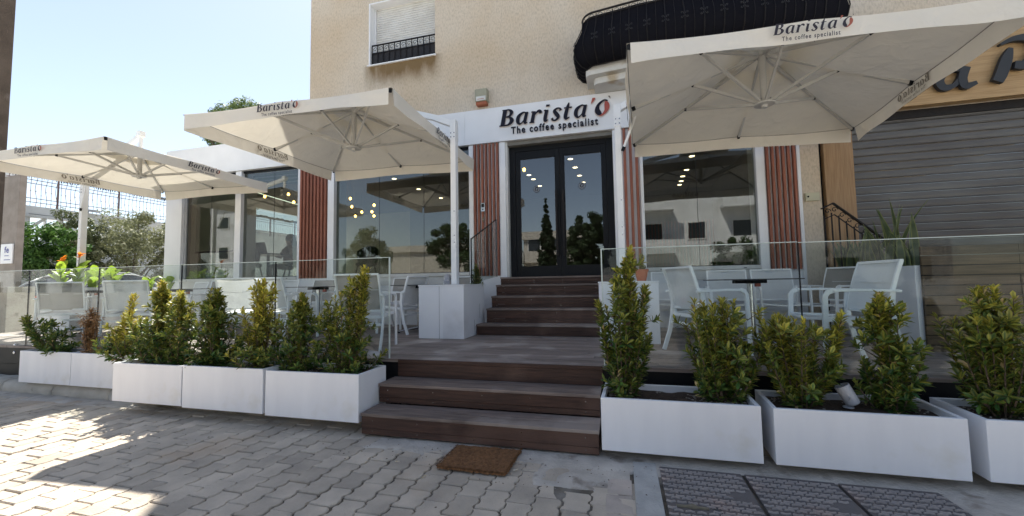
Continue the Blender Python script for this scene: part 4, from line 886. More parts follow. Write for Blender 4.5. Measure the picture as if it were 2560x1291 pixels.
    ar = MB(); ar.bar((mx,my,armz-.06), bend, .075, .085); ar.bar(bend-dirc*.02, tip, .065, .085); ar.build('arm', M['alu'], t, bevel=.006)
    ar = MB(); ar.bar(tip, apex-Vector((0,0,.02)), .05, .05); ar.box(tip.x-.05,tip.x+.05,tip.y-.05,tip.y+.05,tip.z-.03,tip.z+.07); ar.build('arm_head', M['alu'], t, bevel=.006)
    if armz != 3.70: hk = MB(); hp = Vector((mx,my,armz-.62)); hk.bar(hp+side*.0+dirc*.06+Vector((0,-.07,0)), Vector((mx,my,armz-.18))+dirc*.24+Vector((0,-.07,0)), .020, .030); hko = hk.build('crank_strut', M['alu'], t); hk = MB(); hk.bar(hp+dirc*.05+Vector((0,-.07,-.02)), hp+dirc*.075+Vector((0,-.07,.03)), .026, .036); hk.build('strut_cap', M['black'], hko)
    # printed lettering on the valance: (edge index, centre along edge, length)
    for (k, u, L_) in texts:
        a, b_ = C4[k], C4[(k+1)%4]; d = (b_-a).normalized(); nn = Vector((d.y, -d.x, 0)); fl = (-nn*1.0)
        c0 = a.lerp(b_, u); 
        # outside print: reads left to right seen from outside (edges run so that outside is on the right)
        tm = MB(); O_ = c0-d*(L_/2)+nn*.036+Vector((0,0,-.110)); logo(tm, O_, d, (nn*.12+Vector((0,0,1))), L_, .0008, mi=(0,1), taggap=.28, tagw=.74); tm.build('printed_logo', [M['printd'], M['printr']], t)
        tm = MB(); O_ = c0-d*(L_/2)-nn*.012+Vector((0,0,-.110)); logo(tm, O_, d, (nn*.10+Vector((0,0,1))), L_, .0008, mi=(0,0), taggap=.28, tagw=.74, tag_on=True); tm.build('print_showing_through', M['ghost'], t)
    return t
parasol('cantilever_parasol', 'cream parasol in the middle, its mast standing on the cabinet left of the steps', [(-5.27,3.75),(-2.39,3.88),(-2.44,6.66),(-5.22,6.46)], 3.50, .50, (-2.287,5.40), .60, [(0,.495,.57),(1,.505,.57),(3,.5,.57)], 1.30, 3.70)
parasol('cantilever_parasol', 'large cream cantilever parasol at the upper right, in front of the iron balcony', [(.125,3.60),(3.02,3.80),(3.24,6.62),(.257,6.38)], 3.40, .53, (.035,5.40), .62, [(0,.495,.57),(1,.505,.57),(3,.5,.57)], 1.30, 3.62)
parasol('cantilever_parasol', 'cream cantilever parasol at the far left, over the flowering canna plants', [(-9.95,3.85),(-7.05,3.97),(-7.11,6.80),(-9.88,6.66)], 3.50, .36, (-10.5,5.62), .46, [(0,.495,.57),(1,.505,.57),(3,.5,.57)], 1.20, 3.55, .30)
# ---------------------------------------------------------------- planters
def planter(x0, x1, y0, y1, z0, z1, lab, xb0=None, grp='white box planters along the terrace edge', pebbles=60, seam=None, drop=.045, wall=.028):
    t = thing('box_planter', lab, 'planter', ((x0+x1)/2, (y0+y1)/2, z0), grp); p = MB(); xb0 = x0 if xb0 is None else xb0; xb1 = x1+(xb0-x0)
    o = [(x0,y0),(x1,y0),(xb1,y1),(xb0,y1)]; i_ = [(x0+wall,y0+wall),(x1-wall,y0+wall),(xb1-wall,y1-wall),(xb0+wall,y1-wall)]
    vs = [(x,y,z0) for x,y in o]+[(x,y,z1) for x,y in o]+[(x,y,z1) for x,y in i_]+[(x,y,z0+.03) for x,y in i_]
    p.add(vs, [(3,2,1,0)]+[(k,(k+1)%4,4+(k+1)%4,4+k) for k in range(4)]+[(4+k,4+(k+1)%4,8+(k+1)%4,8+k) for k in range(4)]+[(8+k,8+(k+1)%4,12+(k+1)%4,12+k) for k in range(4)]+[(12,13,14,15)])
    p.build('planter_box', M['cane'], t, bevel=.0035)
    if seam: p = MB(); p.box(seam-.0015,seam+.0015,y0-.0012,y0+.004,z0,z1); p.build('panel_joint', M['sill'], t)
    s = MB(); n1, n2 = 22, 10; vs = []
    for j in range(n2+1):
        for i in range(n1+1):
            u, v = i/n1, j/n2; X = x0+wall+.001+(x1-x0-2*wall-.002)*u+(xb0-x0)*v; Y = y0+wall+(y1-y0-2*wall)*v; vs.append((X,Y,z1-drop+.018*noise.noise(Vector((X*7,Y*7,2)))))
    s.add(vs, [(j*(n1+1)+i, j*(n1+1)+i+1, (j+1)*(n1+1)+i+1, (j+1)*(n1+1)+i) for j in range(n2) for i in range(n1)]); s.build('soil', M['soil'], t, smooth=True)
    if pebbles:
        s = MB()
        for k in range(pebbles*3):
            u, v = rng.random(), rng.random(); X = x0+wall+.01+(x1-x0-2*wall-.02)*u+(xb0-x0)*v; Y = y0+wall+.01+(y1-y0-2*wall-.02)*v
            if noise.noise(Vector((X*4,Y*4,7))) < -.05: continue
            r_ = rng.uniform(.004,.011); s.ball((X,Y,z1-drop+.018*noise.noise(Vector((X*7,Y*7,2)))+r_*.3), r_, (1,rng.uniform(.6,1),.5), 6)
        so_ = s.build('pebbles', M['pebble'], t, smooth=True); so_['kind'] = 'stuff'
    return t
planter(-7.47,-6.515,3.435,3.72,.15,.545,'bluish white box planter at the far left, under the dead brown shrub')
planter(-6.51,-5.56,3.437,3.72,.148,.543,'bluish white box planter partly hidden by the forward row, second from the left')
planter(-5.27,-4.30,3.13,3.56,.125,.525,'white box planter that starts the forward row left of the steps')
planter(-4.285,-3.285,3.13,3.56,.115,.53,'white box planter left of the steps that holds the round dark shrub',pebbles=30)
planter(-3.255,-2.245,3.13,3.56,.105,.52,'white box planter touching the left side of the steps')
planter(-.168,.885,3.10,3.58,.07,.446,'white box planter touching the right side of the steps, soil strewn with pebbles', xb0=-.150, pebbles=160)
planter(.958,1.99,3.10,3.60,.073,.438,'white box planter holding the leaning grey spotlight', xb0=.99, pebbles=80)
planter(2.075,3.10,3.10,3.60,.08,.440,'white box planter cut off by the right edge of the picture', xb0=2.10)
# white cabinets carrying the masts
def cabinet(lab, x0, x1, y0, y1, z1, joints, steps=False):
    t = thing('mast_cabinet', lab, 'cabinet', ((x0+x1)/2,(y0+y1)/2,.552)); p = MB(); p.box(x0,x1,y0,y1,.552,z1-.02); p.build('cabinet_body', M['white'], t, bevel=.003)
    p = MB(); p.box(x0-.008,x1+.008,y0-.008,y1+.008,z1-.019,z1); p.build('cabinet_top', M['whitef'], t, bevel=.003)
    p = MB()
    for j in joints: p.box(j-.002,j+.002,y0-.0014,y0+.002,.553,z1-.022)
    p.box(joints[0]+.002,joints[0]+.05,y0-.0016,y0+.001,.553,z1-.022,1) if steps else None
    if steps: p.box(x1-.001,x1+.0014,5.60,5.603,.553,.78); p.box(x1-.001,x1+.0014,5.83,5.833,.78,1.0)
    p.split('panel_joint', [M['black'], M['whitef']], t); return t
cabinet('white panelled cabinet left of the upper steps, supporting a parasol mast', -2.755,-2.075,5.19,6.05,1.297,[-2.44],True)
cabinet('white panelled cabinet right of the upper steps, with the orange pot on top', -.258,.44,5.10,6.0,1.300,[.10])
planter(2.90,3.55,5.03,6.82,.552,1.41,'tall white planter filled with sword-shaped leaves, in front of the neighbour shop', grp='tall white planters on the terrace', pebbles=0)
planter(-10.95,-10.05,5.25,6.2,.552,1.36,'tall pale planter of flowering cannas at the left end of the terrace', grp='tall white planters on the terrace', pebbles=0)
# spotlights
def spotlight(lab, p, aim, tilt=0, s=1, mat='spotm', tall=.09):
    t = thing('garden_spotlight', lab, 'spotlight', p, None); p = Vector(p); c = MB(); c.lathe(p, [(.03*s,0),(.03*s,.008),(.012*s,.012),(.012*s,tall)], 14); c.build('base', M[mat], t)
    a = Vector(aim).normalized(); h = p+Vector((0,0,tall+.035*s)); c = MB(); c.lathe(h-a*.065*s, [(.034*s,0),(.042*s,.008),(.044*s,.11*s),(.044*s,.13*s),(.038*s,.131*s),(.036*s,.105*s)], 22, ax=a); c.build('head', M[mat], t, smooth=False)
    c = MB(); c.lathe(h-a*.065*s, [(.0355*s,.1055*s),(.0350*s,.107*s)], 20, ax=a); c.build('lens', M['dark'], t)
    c = MB(); sd = a.cross(Vector((0,0,1))).normalized()
    for q in (-1,1): c.bar(h+sd*q*.047*s, p+Vector((0,0,tall*.55)), .006*s, .02*s)
    c.build('yoke', M[mat], t)
M['spotm'] = pm('grey_spot_housing', (.42,.43,.46), (.34,.35,.38), scale=10, rough=.5, c3=(.5,.5,.5), s3=14, t3=.6)
spotlight('pale cylindrical spotlight on the corner of the planter beside the left of the steps', (-2.33,3.50,.50), (-1,-.25,.12), s=.95)
spotlight('grey cylindrical spotlight tilted upwards in the right planter between two shrubs', (1.50,3.36,.40), (-.45,.10,.9), s=1.05, tall=.05)
spotlight('small grey spotlight half hidden between the round dark shrub and the yellow tipped shrub', (-3.80,3.50,.49), (-.3,.6,.5), s=.9)
spotlight('blue grey floodlight standing on the left cabinet beside the mast', (-2.42,5.42,1.30), (-.2,.6,.5), s=1.15, tall=.03)
# orange pot with plant
t = thing('terracotta_pot', 'orange terracotta pot with a small green plant on the right cabinet', 'plant pot', (.26,5.3,1.301)); c = MB(); c.lathe((.26,5.3,1.301), [(.055,0),(.08,.12),(.088,.12),(.088,.145),(.078,.145),(.072,.11)], 20); c.build('pot', M['terra'], t); POT = t

# ---------------------------------------------------------------- chairs
def chair(lab, mesh='mesh'):
    t = thing('garden_armchair', lab, 'chair', (0,0,0), 'white aluminium garden armchairs'); A = M['alu']; W = .275
    for s in (-1,1):
        l = MB(); l.path([(s*W,.245,0),(s*W,.235,.40),(s*W,.228,.60),(s*W,.205,.632),(s*W,.165,.645)], .040, .022); l.build('leg', A, t, bevel=.004)
        l = MB(); l.path([(s*W,-.36,0),(s*W,-.285,.20),(s*W,-.245,.38),(s*W,-.235,.50),(s*W,-.250,.634)], .044, .022); l.build('leg', A, t, bevel=.004)
        l = MB(); l.path([(s*W,.17,.645),(s*W,.0,.648),(s*W,-.14,.643),(s*W,-.305,.636)], .022, .046); l.build('armrest', A, t, bevel=.004)
    f = MB()
    for s in (-1,1): f.path([(s*(W-.024),.24,.415),(s*(W-.024),.0,.405),(s*(W-.024),-.24,.385)], .040, .022)
    f.path([(-W+.03,.235,.418),(0,.235,.400),(W-.03,.235,.418)], .022, .030, up=(0,1,0)); f.bar((-W+.03,-.225,.385),(W-.03,-.225,.385),.022,.035); f.bar((-W,-.262,.30),(W,-.262,.30),.018,.028); f.build('seat_frame', A, t, bevel=.003)
    st = MB(); n = 6; vs = []
    for i in range(n+1):
        u = i/n
        for j in range(9): y = .245-.46*j/8; z = .428-.02*j/8-.012*math.sin(math.pi*j/8)-.006*math.sin(math.pi*u); vs.append((-W+.04+2*(W-.04)*u, y, z))
    st.add(vs, [(i*9+j,(i+1)*9+j,(i+1)*9+j+1,i*9+j+1) for i in range(n) for j in range(8)]); st.build('seat', M['meshw'], t, smooth=True)
    b = MB(); prof = [(-.222,.40),(-.24,.50),(-.265,.62),(-.305,.76),(-.345,.875)]
    for s in (-1,1): b.path([(s*(W-.026),y,z) for y,z in prof], .030, .020)
    b.bar((-W+.02,-.347,.878),(W-.02,-.347,.878),.030,.022); b.bar((-W+.03,-.234,.46),(W-.03,-.234,.46),.018,.022); b.build('back_frame', A, t, bevel=.004)
    bk = MB(); vs = []; pr2 = [(-.232,.455),(-.240,.52),(-.258,.60),(-.278,.68),(-.300,.75),(-.325,.82),(-.350,.886),(-.362,.880)]; q = len(pr2)
    for i in range(9):
        u = i/8
        for y, z in pr2: vs.append((-W+.034+2*(W-.034)*u, y-.030*math.sin(math.pi*u)*(1 if z < .86 else .4)+.012, z))
    bk.add(vs, [(i*q+j,(i+1)*q+j,(i+1)*q+j+1,i*q+j+1) for i in range(8) for j in range(q-1)]); bk.build('backrest', M[mesh], t, smooth=True)
    sm = MB(); sm.bar((-W+.04,-.290,.70),(W-.04,-.290,.70),.003,.006); sm.build('stitching', M['sill'], t); return t
def table(lab, x, y, s=.70, rz=0):
    t = thing('bistro_table', lab, 'table', (0,0,0), 'dark topped bistro tables'); h = s/2
    p = MB(); P = rrect(-h,h,-h,h,.04,4); pts = []
    for k in range(4):
        cx, cy = ((-h+.04,-h+.04),(h-.04,-h+.04),(h-.04,h-.04),(-h+.04,h-.04))[k]
        for i in range(4): a = math.pi+k*math.pi/2+i/3*math.pi/2; pts.append((cx+.04*math.cos(a), cy+.04*math.sin(a), .738))
    p.prism(pts, (0,0,.012)); p.build('tabletop', M['dark'], t)
    p = MB(); p.box(-.17,.17,-.05,.05,.70,.737); p.box(-.05,.05,-.17,.17,.699,.7365); p.build('tilt_bracket', M['black'], t, bevel=.004)
    p = MB(); p.box(.07,.13,.02,.05,.66,.70); p.build('release_lever', M['red'], t, bevel=.003)
    p = MB(); p.tube([(0,0,.05),(0,0,.70)], .032, 16); p.build('column', M['chrome'], t)
    for k in range(4):
        a = math.pi/4+k*math.pi/2; p = MB(); p.tube([(0,0,.07),(.12*math.cos(a),.12*math.sin(a),.055),(.33*math.cos(a),.33*math.sin(a),.022)], [.02,.018,.012], 8); po = p.build('foot', M['chrome'], t)
        p = MB(); p.lathe((.33*math.cos(a),.33*math.sin(a),.0), [(.022,0),(.022,.012),(.01,.016)], 12); p.build('glide', M['rubber'], po)
    t.location = (x,y,D+.002); t.rotation_euler = (0,0,rz); return t
CH = [ # x, y, rotation in degrees (0 = facing the cafe), label
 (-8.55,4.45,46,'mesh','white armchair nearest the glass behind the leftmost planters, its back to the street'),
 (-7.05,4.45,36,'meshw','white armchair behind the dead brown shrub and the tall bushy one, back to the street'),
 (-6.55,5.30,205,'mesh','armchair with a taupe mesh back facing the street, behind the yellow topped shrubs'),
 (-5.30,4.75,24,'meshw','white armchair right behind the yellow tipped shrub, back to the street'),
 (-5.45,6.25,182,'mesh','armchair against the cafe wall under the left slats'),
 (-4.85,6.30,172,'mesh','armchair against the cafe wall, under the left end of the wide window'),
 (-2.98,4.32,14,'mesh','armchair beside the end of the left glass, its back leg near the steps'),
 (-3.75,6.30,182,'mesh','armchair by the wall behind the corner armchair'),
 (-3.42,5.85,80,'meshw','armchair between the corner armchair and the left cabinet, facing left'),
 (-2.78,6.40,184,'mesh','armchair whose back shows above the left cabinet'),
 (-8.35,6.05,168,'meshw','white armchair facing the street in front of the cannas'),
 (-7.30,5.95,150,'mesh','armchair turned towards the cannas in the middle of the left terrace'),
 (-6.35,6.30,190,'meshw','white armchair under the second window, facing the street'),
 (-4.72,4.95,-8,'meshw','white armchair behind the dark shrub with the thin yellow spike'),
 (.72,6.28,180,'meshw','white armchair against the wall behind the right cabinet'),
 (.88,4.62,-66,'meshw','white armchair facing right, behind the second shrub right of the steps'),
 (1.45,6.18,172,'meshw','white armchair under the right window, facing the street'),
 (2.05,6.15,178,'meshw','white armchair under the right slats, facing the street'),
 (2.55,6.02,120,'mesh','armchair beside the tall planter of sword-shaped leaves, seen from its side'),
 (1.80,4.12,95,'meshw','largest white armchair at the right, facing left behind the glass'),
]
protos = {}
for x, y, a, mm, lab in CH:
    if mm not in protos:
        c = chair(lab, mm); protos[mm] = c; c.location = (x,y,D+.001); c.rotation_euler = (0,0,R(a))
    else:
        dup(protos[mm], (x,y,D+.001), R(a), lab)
for (x, y, s, rz, lab) in ((-9.35,5.15,.8,0,'dark table at the far left, beyond the leftmost armchair'),(-7.15,5.15,.8,R(4),'dark table behind the tallest bushy shrub'),(-4.75,5.55,.8,R(-4),'dark table in the middle of the left terrace, with a red lever'),(1.45,5.25,.8,R(6),'dark table among the white armchairs on the right')):
    if s: table(lab, x, y, s, rz)
table('dark table beside the wall behind the left cabinet', -3.15, 5.95, .7, 0)

# ---------------------------------------------------------------- shrubs
GRN = (.075,.155,.030); DGR = (.026,.078,.020); YEL = (.68,.56,.09); LIM = (.36,.42,.06)
def leafverts(base, d, n, L_, wd, mb, ctr, edg, fold=.25):
    s = d.cross(n)
    if s.length < 1e-4: s = Vector((1,0,0))
    s.normalize(); n = s.cross(d).normalized(); droop = -n*L_*.10
    b = base; m1 = base+d*L_*.38; m2 = base+d*L_*.72+droop*.4; tp = base+d*L_+droop
    vs = [b, m1+s*wd*.42+n*wd*fold, m1, m1-s*wd*.42+n*wd*fold, m2+s*wd*.5+n*wd*fold+droop*.2, m2, m2-s*wd*.5+n*wd*fold+droop*.2, tp]
    i0 = len(mb.v); mb.add(vs, [(0,2,1),(0,3,2),(1,2,5,4),(2,3,6,5),(4,5,7),(5,6,7)])
    cc = [ctr, edg, ctr, edg, edg, ctr, edg, tuple((a+b_)/2 for a, b_ in zip(ctr, edg))]
    if mb.c is None: mb.c = []
    mb.c += cc
def lerp3(a, b, t): return tuple(x*(1-t)+y*t for x, y in zip(a, b))
def shrub(lab, x, y, z, prof, dens=1.0, yel=.35, lean=None, leafL=.070, dry=False, seed=0, wid=.9, extra=None, margin='edge'):
    r = random.Random(seed+101); prof = [(a, b_*1.0, c_*1.08) for a, b_, c_ in prof]; t = thing('variegated_shrub' if not dry else 'dead_shrub', lab, 'shrub', (x,y,z), 'variegated shrubs in the box planters' if not dry else None)
    fol = MB(); fol.c = []; st = MB(); zmax = prof[-1][0]; zmin = prof[0][0]
    def pr(zz):
        if zz <= prof[0][0]: return prof[0][1], prof[0][2]
        for (a, xa, wa), (b, xb, wb) in zip(prof[:-1], prof[1:]):
            if zz <= b: f = (zz-a)/(b-a); return xa+(xb-xa)*f, (wa+(wb-wa)*f)*(1+.55*noise.noise(Vector((zz*5.5, seed*3.1, 0))))
        return prof[-1][1], prof[-1][2]
    tips = []; n = int(22*dens)
    for k in range(n):
        zz = zmin+(zmax-zmin)*(1-(r.random()**1.35)) if k > 3 else zmax-.01*k
        xc, hw = pr(zz); a = r.uniform(0, 6.283); q = math.sqrt(r.random())*r.uniform(.7,1.25)
        if k <= 3: q *= .35
        tips.append(Vector((x+xc+hw*q*math.cos(a), y+hw*q*math.sin(a)*wid, zz)))
    if extra:
        for e in extra: tips += [Vector((x+e[0]+r.uniform(-.015,.015), y+r.uniform(-.03,.03), e[1])) for _ in range(e[2])]
    for tp in tips:
        root = Vector((x+r.uniform(-.02,.02), y+r.uniform(-.02,.02), z-.03)); h = tp.z-root.z; hor = Vector((tp.x-root.x, tp.y-root.y, 0))
        pts = []
        for i in range(9):
            f = i/8; c_ = f**.8; pts.append(root+hor*(c_ if f < 1 else 1)+Vector((0,0,h*(f**(1.15+.5*min(1, hor.length/.25))))))
        st.tube(pts, [.007*(1-i/8)+.002 for i in range(9)], 5, cap=False)
        total = sum((b-a).length for a, b in zip(pts[:-1], pts[1:])); s0 = max(total*.12, total-.55); d = s0; step = .021
        topness = (tp.z-zmin)/(zmax-zmin)
        while d < total+.004:
            acc = 0
            for a, b in zip(pts[:-1], pts[1:]):
                l = (b-a).length
                if acc+l >= d or b is pts[-1]: f = min(1, (d-acc)/l) if l else 0; P = a.lerp(b, f); T = (b-a).normalized(); break
                acc += l
            endf = max(0, 1-(total-d)/.09)
            for j in range(3 if endf < .5 else 4):
                az = r.uniform(0, 6.283); side = T.orthogonal().normalized(); side = Matrix.Rotation(az, 3, T)@side
                el = R(r.uniform(25,55)+endf*22); dirv = (side*math.cos(el)+T*math.sin(el)+Vector((0,0,r.uniform(-.15,.2)))).normalized()
                L_ = leafL*r.uniform(.62,1.12)*(1-.25*endf)
                yy = min(1, max(0, yel*(.15+1.3*max(0, topness)**1.5)+.55*endf*yel*1.6+r.uniform(-.22,.22)))
                if dry: c1 = lerp3((.50,.31,.16),(.34,.20,.09), r.random()); c2 = c1; dirv = (dirv+Vector((0,0,-.5))).normalized()
                else:
                    base_ = lerp3(DGR, GRN, r.random()); c1 = lerp3(base_, LIM if r.random() < .5 else YEL, max(0, yy-.45)*1.3); c2 = lerp3(base_, YEL, min(1, yy*1.25))
                    if r.random() < .35: c1, c2 = c2, c1
                    if r.random() < .03: c1 = c2 = (.55,.42,.20)
                leafverts(P+side*.003, dirv, T, L_, L_*r.uniform(.27,.37), fol, c1, c2)
            d += step*r.uniform(.8,1.3)
    for k in range(int(74*dens)):      # leafy side shoots filling the sides
        zz = zmin-.03+(zmax-zmin)*.93*(r.random()**1.15); xc, hw = pr(zz); a = r.uniform(0,6.283); q = (.30+.68*r.random())*hw; oc = Vector((math.cos(a),math.sin(a)*wid,0))
        q *= 1+.5*noise.noise(Vector((math.cos(a)*1.3, math.sin(a)*1.3+seed, zz*5))); P = Vector((x+xc,y,zz))+oc*q
        if noise.noise(Vector((P.x*6+seed, P.y*6, P.z*6))) < -.09 and not dry: continue
        ax = (oc*r.uniform(.3,1.0)+Vector((0,0,r.uniform(.35,1.1)))).normalized(); topness = (zz-zmin)/(zmax-zmin)
        if not dry: st.tube([P-ax*.07-oc*.05, P], [.003,.0018], 4, cap=False)
        for j in range(9):
            side = ax.orthogonal().normalized(); side = Matrix.Rotation(j*2.4+r.uniform(-.3,.3),3,ax)@side; el = R(12+j*7+r.uniform(-8,8)); dirv = (side*math.cos(el)+ax*math.sin(el)).normalized()
            yy = min(1, max(0, yel*(.12+1.3*max(0, topness)**1.5)+.42*(j/9)*(yel+.3)+r.uniform(-.25,.2)))
            if dry: c1 = lerp3((.50,.31,.16),(.34,.20,.09), r.random()); c2 = c1; dirv = (dirv+Vector((0,0,-.8))).normalized()
            else:
                base_ = lerp3(DGR, GRN, r.random()); c1 = lerp3(base_, LIM if r.random() < .5 else YEL, max(0, yy-.45)*1.3); c2 = lerp3(base_, YEL, min(1, yy*1.25))
                if r.random() < .35: c1, c2 = c2, c1
            L_ = leafL*r.uniform(.75,1.2); leafverts(P-ax*.012*(9-j)*.35, dirv, ax, L_, L_*r.uniform(.28,.38), fol, c1, c2)
    st.build('stems', M['bark'], t); fol.build('foliage', M['leaf'], t); return t
Y0 = 3.36
shrub('low dark shrub leaning out over the left end of the first planter', -6.98, 3.56, .51, [(.56,.05,.22),(.72,-.05,.20),(.86,-.32,.17),(.97,-.68,.07)], .9, .16, seed=1)
shrub('dead brown shrub standing upright between the two leftmost green ones', -6.42, 3.56, .50, [(.58,0,.085),(.75,0,.075),(.95,0,.10),(1.08,0,.05)], .85, 0, dry=True, seed=2, leafL=.05)
shrub('sparse shrub with one long bare stem leaning right, just right of the dead brown one', -6.02, 3.56, .50, [(.57,0,.15),(.70,.02,.11),(.80,.06,.04)], .4, .25, seed=3, extra=[(.18,1.0,3),(.33,1.22,3)])
shrub('low yellow green shrub in the second planter, against the taller bushy one', -5.66, 3.50, .50, [(.58,0,.30),(.78,0,.28),(.93,-.05,.10)], .8, .5, seed=4)
shrub('tall bushy bright green shrub at the left end of the forward row', -5.02, Y0, .47, [(.56,0,.26),(.80,.0,.38),(1.0,.02,.30),(1.16,.06,.10),(1.37,.09,.04)], 1.7, .38, seed=5)
shrub('shrub with a narrow pointed top, between the bushy bright one and the round dark one', -4.64, Y0, .47, [(.56,0,.20),(.80,0,.30),(1.0,0,.20),(1.26,-.04,.06)], 1.2, .35, seed=6)
shrub('round dark shrub with one golden tuft on top', -4.17, Y0-.02, .48, [(.54,0,.22),(.72,0,.36),(.90,0,.33),(1.03,.02,.14),(1.29,.03,.07)], 1.7, .24, seed=7)
shrub('slender shrub with the most golden yellow top, forked at the tip', -3.56, Y0, .47, [(.56,0,.20),(.70,0,.26),(.86,0,.15),(1.02,0,.15),(1.20,0,.14),(1.37,.0,.06)], 1.3, .74, seed=8)
shrub('dark green shrub with a single thin yellow spike, behind the left front planter', -3.07, Y0, .47, [(.54,0,.22),(.74,0,.31),(.93,0,.25),(1.05,.0,.07),(1.22,0,.03)], 1.4, .26, seed=9)
shrub('tallest shrub left of the steps, leaning right beside the spotlight', -2.55, Y0, .46, [(.50,.02,.20),(.70,.05,.36),(.95,-.02,.30),(1.15,-.08,.17),(1.27,.12,.12),(1.47,.20,.05)], 1.7, .40, seed=10)
shrub('tallest slim shrub immediately right of the steps', .0, Y0, .395, [(.44,0,.13),(.70,.02,.20),(.95,.04,.19),(1.12,-.02,.18),(1.27,.02,.09),(1.40,.07,.10),(1.56,.09,.04)], 1.4, .32, seed=11, extra=[(-.17,1.12,4),(.19,1.24,4),(.20,.86,3)])
shrub('broad shrub with many upright tips in the pebbled planter', .70, Y0, .39, [(.46,0,.14),(.60,0,.25),(.85,.04,.28),(1.02,.0,.22),(1.15,-.01,.13)], 1.6, .32, seed=12, extra=[(.32,.92,3)])
shrub('shrub with two tops in the planter with the tilted spotlight', 1.23, Y0+.02, .385, [(.44,0,.12),(.60,-.03,.23),(.86,-.06,.24),(1.02,-.12,.10)], 1.4, .34, seed=13, extra=[(.27,1.03,4),(.24,.93,4)])
shrub('narrow cone-shaped shrub right of the tilted spotlight', 1.77, Y0+.02, .385, [(.46,0,.10),(.60,0,.16),(.82,0,.15),(1.0,-.02,.10),(1.18,-.04,.03)], 1.4, .30, seed=14)
shrub('large dense shrub in the planter at the right edge of the picture', 2.34, Y0, .39, [(.44,0,.12),(.60,.05,.24),(.85,.0,.25),(1.05,-.03,.19),(1.21,-.02,.09)], 1.9, .33, seed=15)
s_ = shrub('small dark shrub squeezed between the left cabinet and the slanting glass', -2.16, 5.95, 1.29, [(1.32,0,.10),(1.42,0,.10),(1.6,.0,.05)], .6, .22, seed=16, leafL=.045)
shrub('small lime green plant growing in the orange pot', .26, 5.3, 1.42, [(1.45,0,.08),(1.52,0,.09),(1.62,0,.03)], .4, .3, seed=17, leafL=.05)
# sword-leaved plants
def sword(x, y, z, n, h, seed, lab):
    r = random.Random(seed); t = thing('sword_plant', lab, 'plant', (x,y,z), 'sword-leaved plants in the tall planter'); mb = MB(); mb.c = []
    for k in range(n):
        a = r.uniform(0,6.283); ln = h*r.uniform(.5,1.1); lean = r.uniform(.03,.38); w_ = r.uniform(.03,.05); bx, by = x+r.uniform(-.09,.09), y+r.uniform(-.09,.09); S = Vector((-math.sin(a+1.2), math.cos(a+1.2), 0)); vs = []; cs = []
        tw = r.uniform(-.6,.6); nseg = 9
        for i in range(nseg+1):
            f = i/nseg; ww = w_*(1-f**2.6)*(.7+.6*f if f < .5 else 1)+.0008; c = Vector((bx+math.cos(a)*ln*lean*f*f, by+math.sin(a)*ln*lean*f*f, z+ln*f*(1-.25*lean*f))); s2 = Matrix.Rotation(tw*f,3,'Z')@S
            for q in (-1,-.6,.6,1): vs.append(c+s2*ww*q+Vector((0,0,0 if abs(q) < .8 else .004))); cs.append((.30,.32,.10) if abs(q) > .8 else lerp3((.07,.11,.05),(.16,.19,.10), .5+.5*math.sin(i*2.4+k)))
        mb.add(vs, [(i*4+j,i*4+j+1,i*4+5+j,i*4+4+j) for i in range(nseg) for j in range(3)]); mb.c += cs
    mb.build('leaves', M['leafb'], t)
for k, (x, y, n, h) in enumerate(((3.03,5.40,13,.60),(3.08,5.72,14,.80),(3.04,6.02,15,.60),(3.06,6.35,15,.55),(3.04,6.65,15,.55))):
    sword(x, y, 1.36, n, h, 30+k, ['sword-leaved plant with grey banded leaves at the near corner of the tall planter','sword-leaved plant with the longest upright leaves in the tall planter','sword-leaved plant in the middle of the tall planter','sword-leaved plant second from the far end of the tall planter','sword-leaved plant at the far end of the tall planter, near the iron handrail'][k])
# cannas
def canna(x, y, z, h, n, seed, flower, lab):
    r = random.Random(seed); t = thing('canna_plant', lab, 'plant', (x,y,z), 'canna plants in the left planter'); mb = MB(); mb.c = []; st = MB(); st.tube([(x,y,z),(x+.01,y,z+h*.6),(x+.02,y,z+h)], [.012,.009,.005], 6)
    for k in range(n):
        a = k*2.4+r.uniform(-.4,.4); zb = z+.05+h*.55*k/n; ln = r.uniform(.28,.42); el = R(r.uniform(42,75)); dirv = Vector((math.cos(a)*math.cos(el), math.sin(a)*math.cos(el), math.sin(el))); s = dirv.cross(Vector((0,0,1))).normalized(); nn = s.cross(dirv); vs = []; cs = []; wl = r.uniform(.06,.085)
        for i in range(10):
            f = i/9; ww = wl*math.sin(math.pi*min(1,f*.93+.05))**.75; c = Vector((x,y,zb))+dirv*ln*f-Vector((0,0,ln*.22*f*f))
            for q in (-1,-.5,0,.5,1): vs.append(c+s*ww*q+nn*ww*.35*abs(q)+nn*.006*math.sin(f*20+q*3)); cs.append(lerp3((.20,.34,.03),(.38,.46,.05), r.random()*.5+.3*abs(q)))
        mb.add(vs, [(i*5+j,i*5+j+1,i*5+6+j,i*5+5+j) for i in range(9) for j in range(4)]); mb.c += cs
    mb.build('leaves', M['cannaleaf'], t, smooth=True); st.build('stalk', M['bark'], t)
    if flower:
        fl = MB(); fl.c = []
        for k in range(13):
            a = r.uniform(0,6.28); el = R(r.uniform(10,80)); d = Vector((math.cos(a)*math.cos(el), math.sin(a)*math.cos(el), math.sin(el))); c1 = lerp3((.85,.20,.02),(.85,.36,.04), r.random()); leafverts(Vector((x+.02,y,z+h-.02+r.uniform(-.05,.05))), d, Vector((0,0,1)), r.uniform(.055,.10), .045, fl, c1, c1)
        fl.build('flower', M['petal'], t)
M['cannaleaf'] = leafmat('canna_leaf', .5, .35, .3); M['petal'] = leafmat('canna_petal', .35, .6, .2)
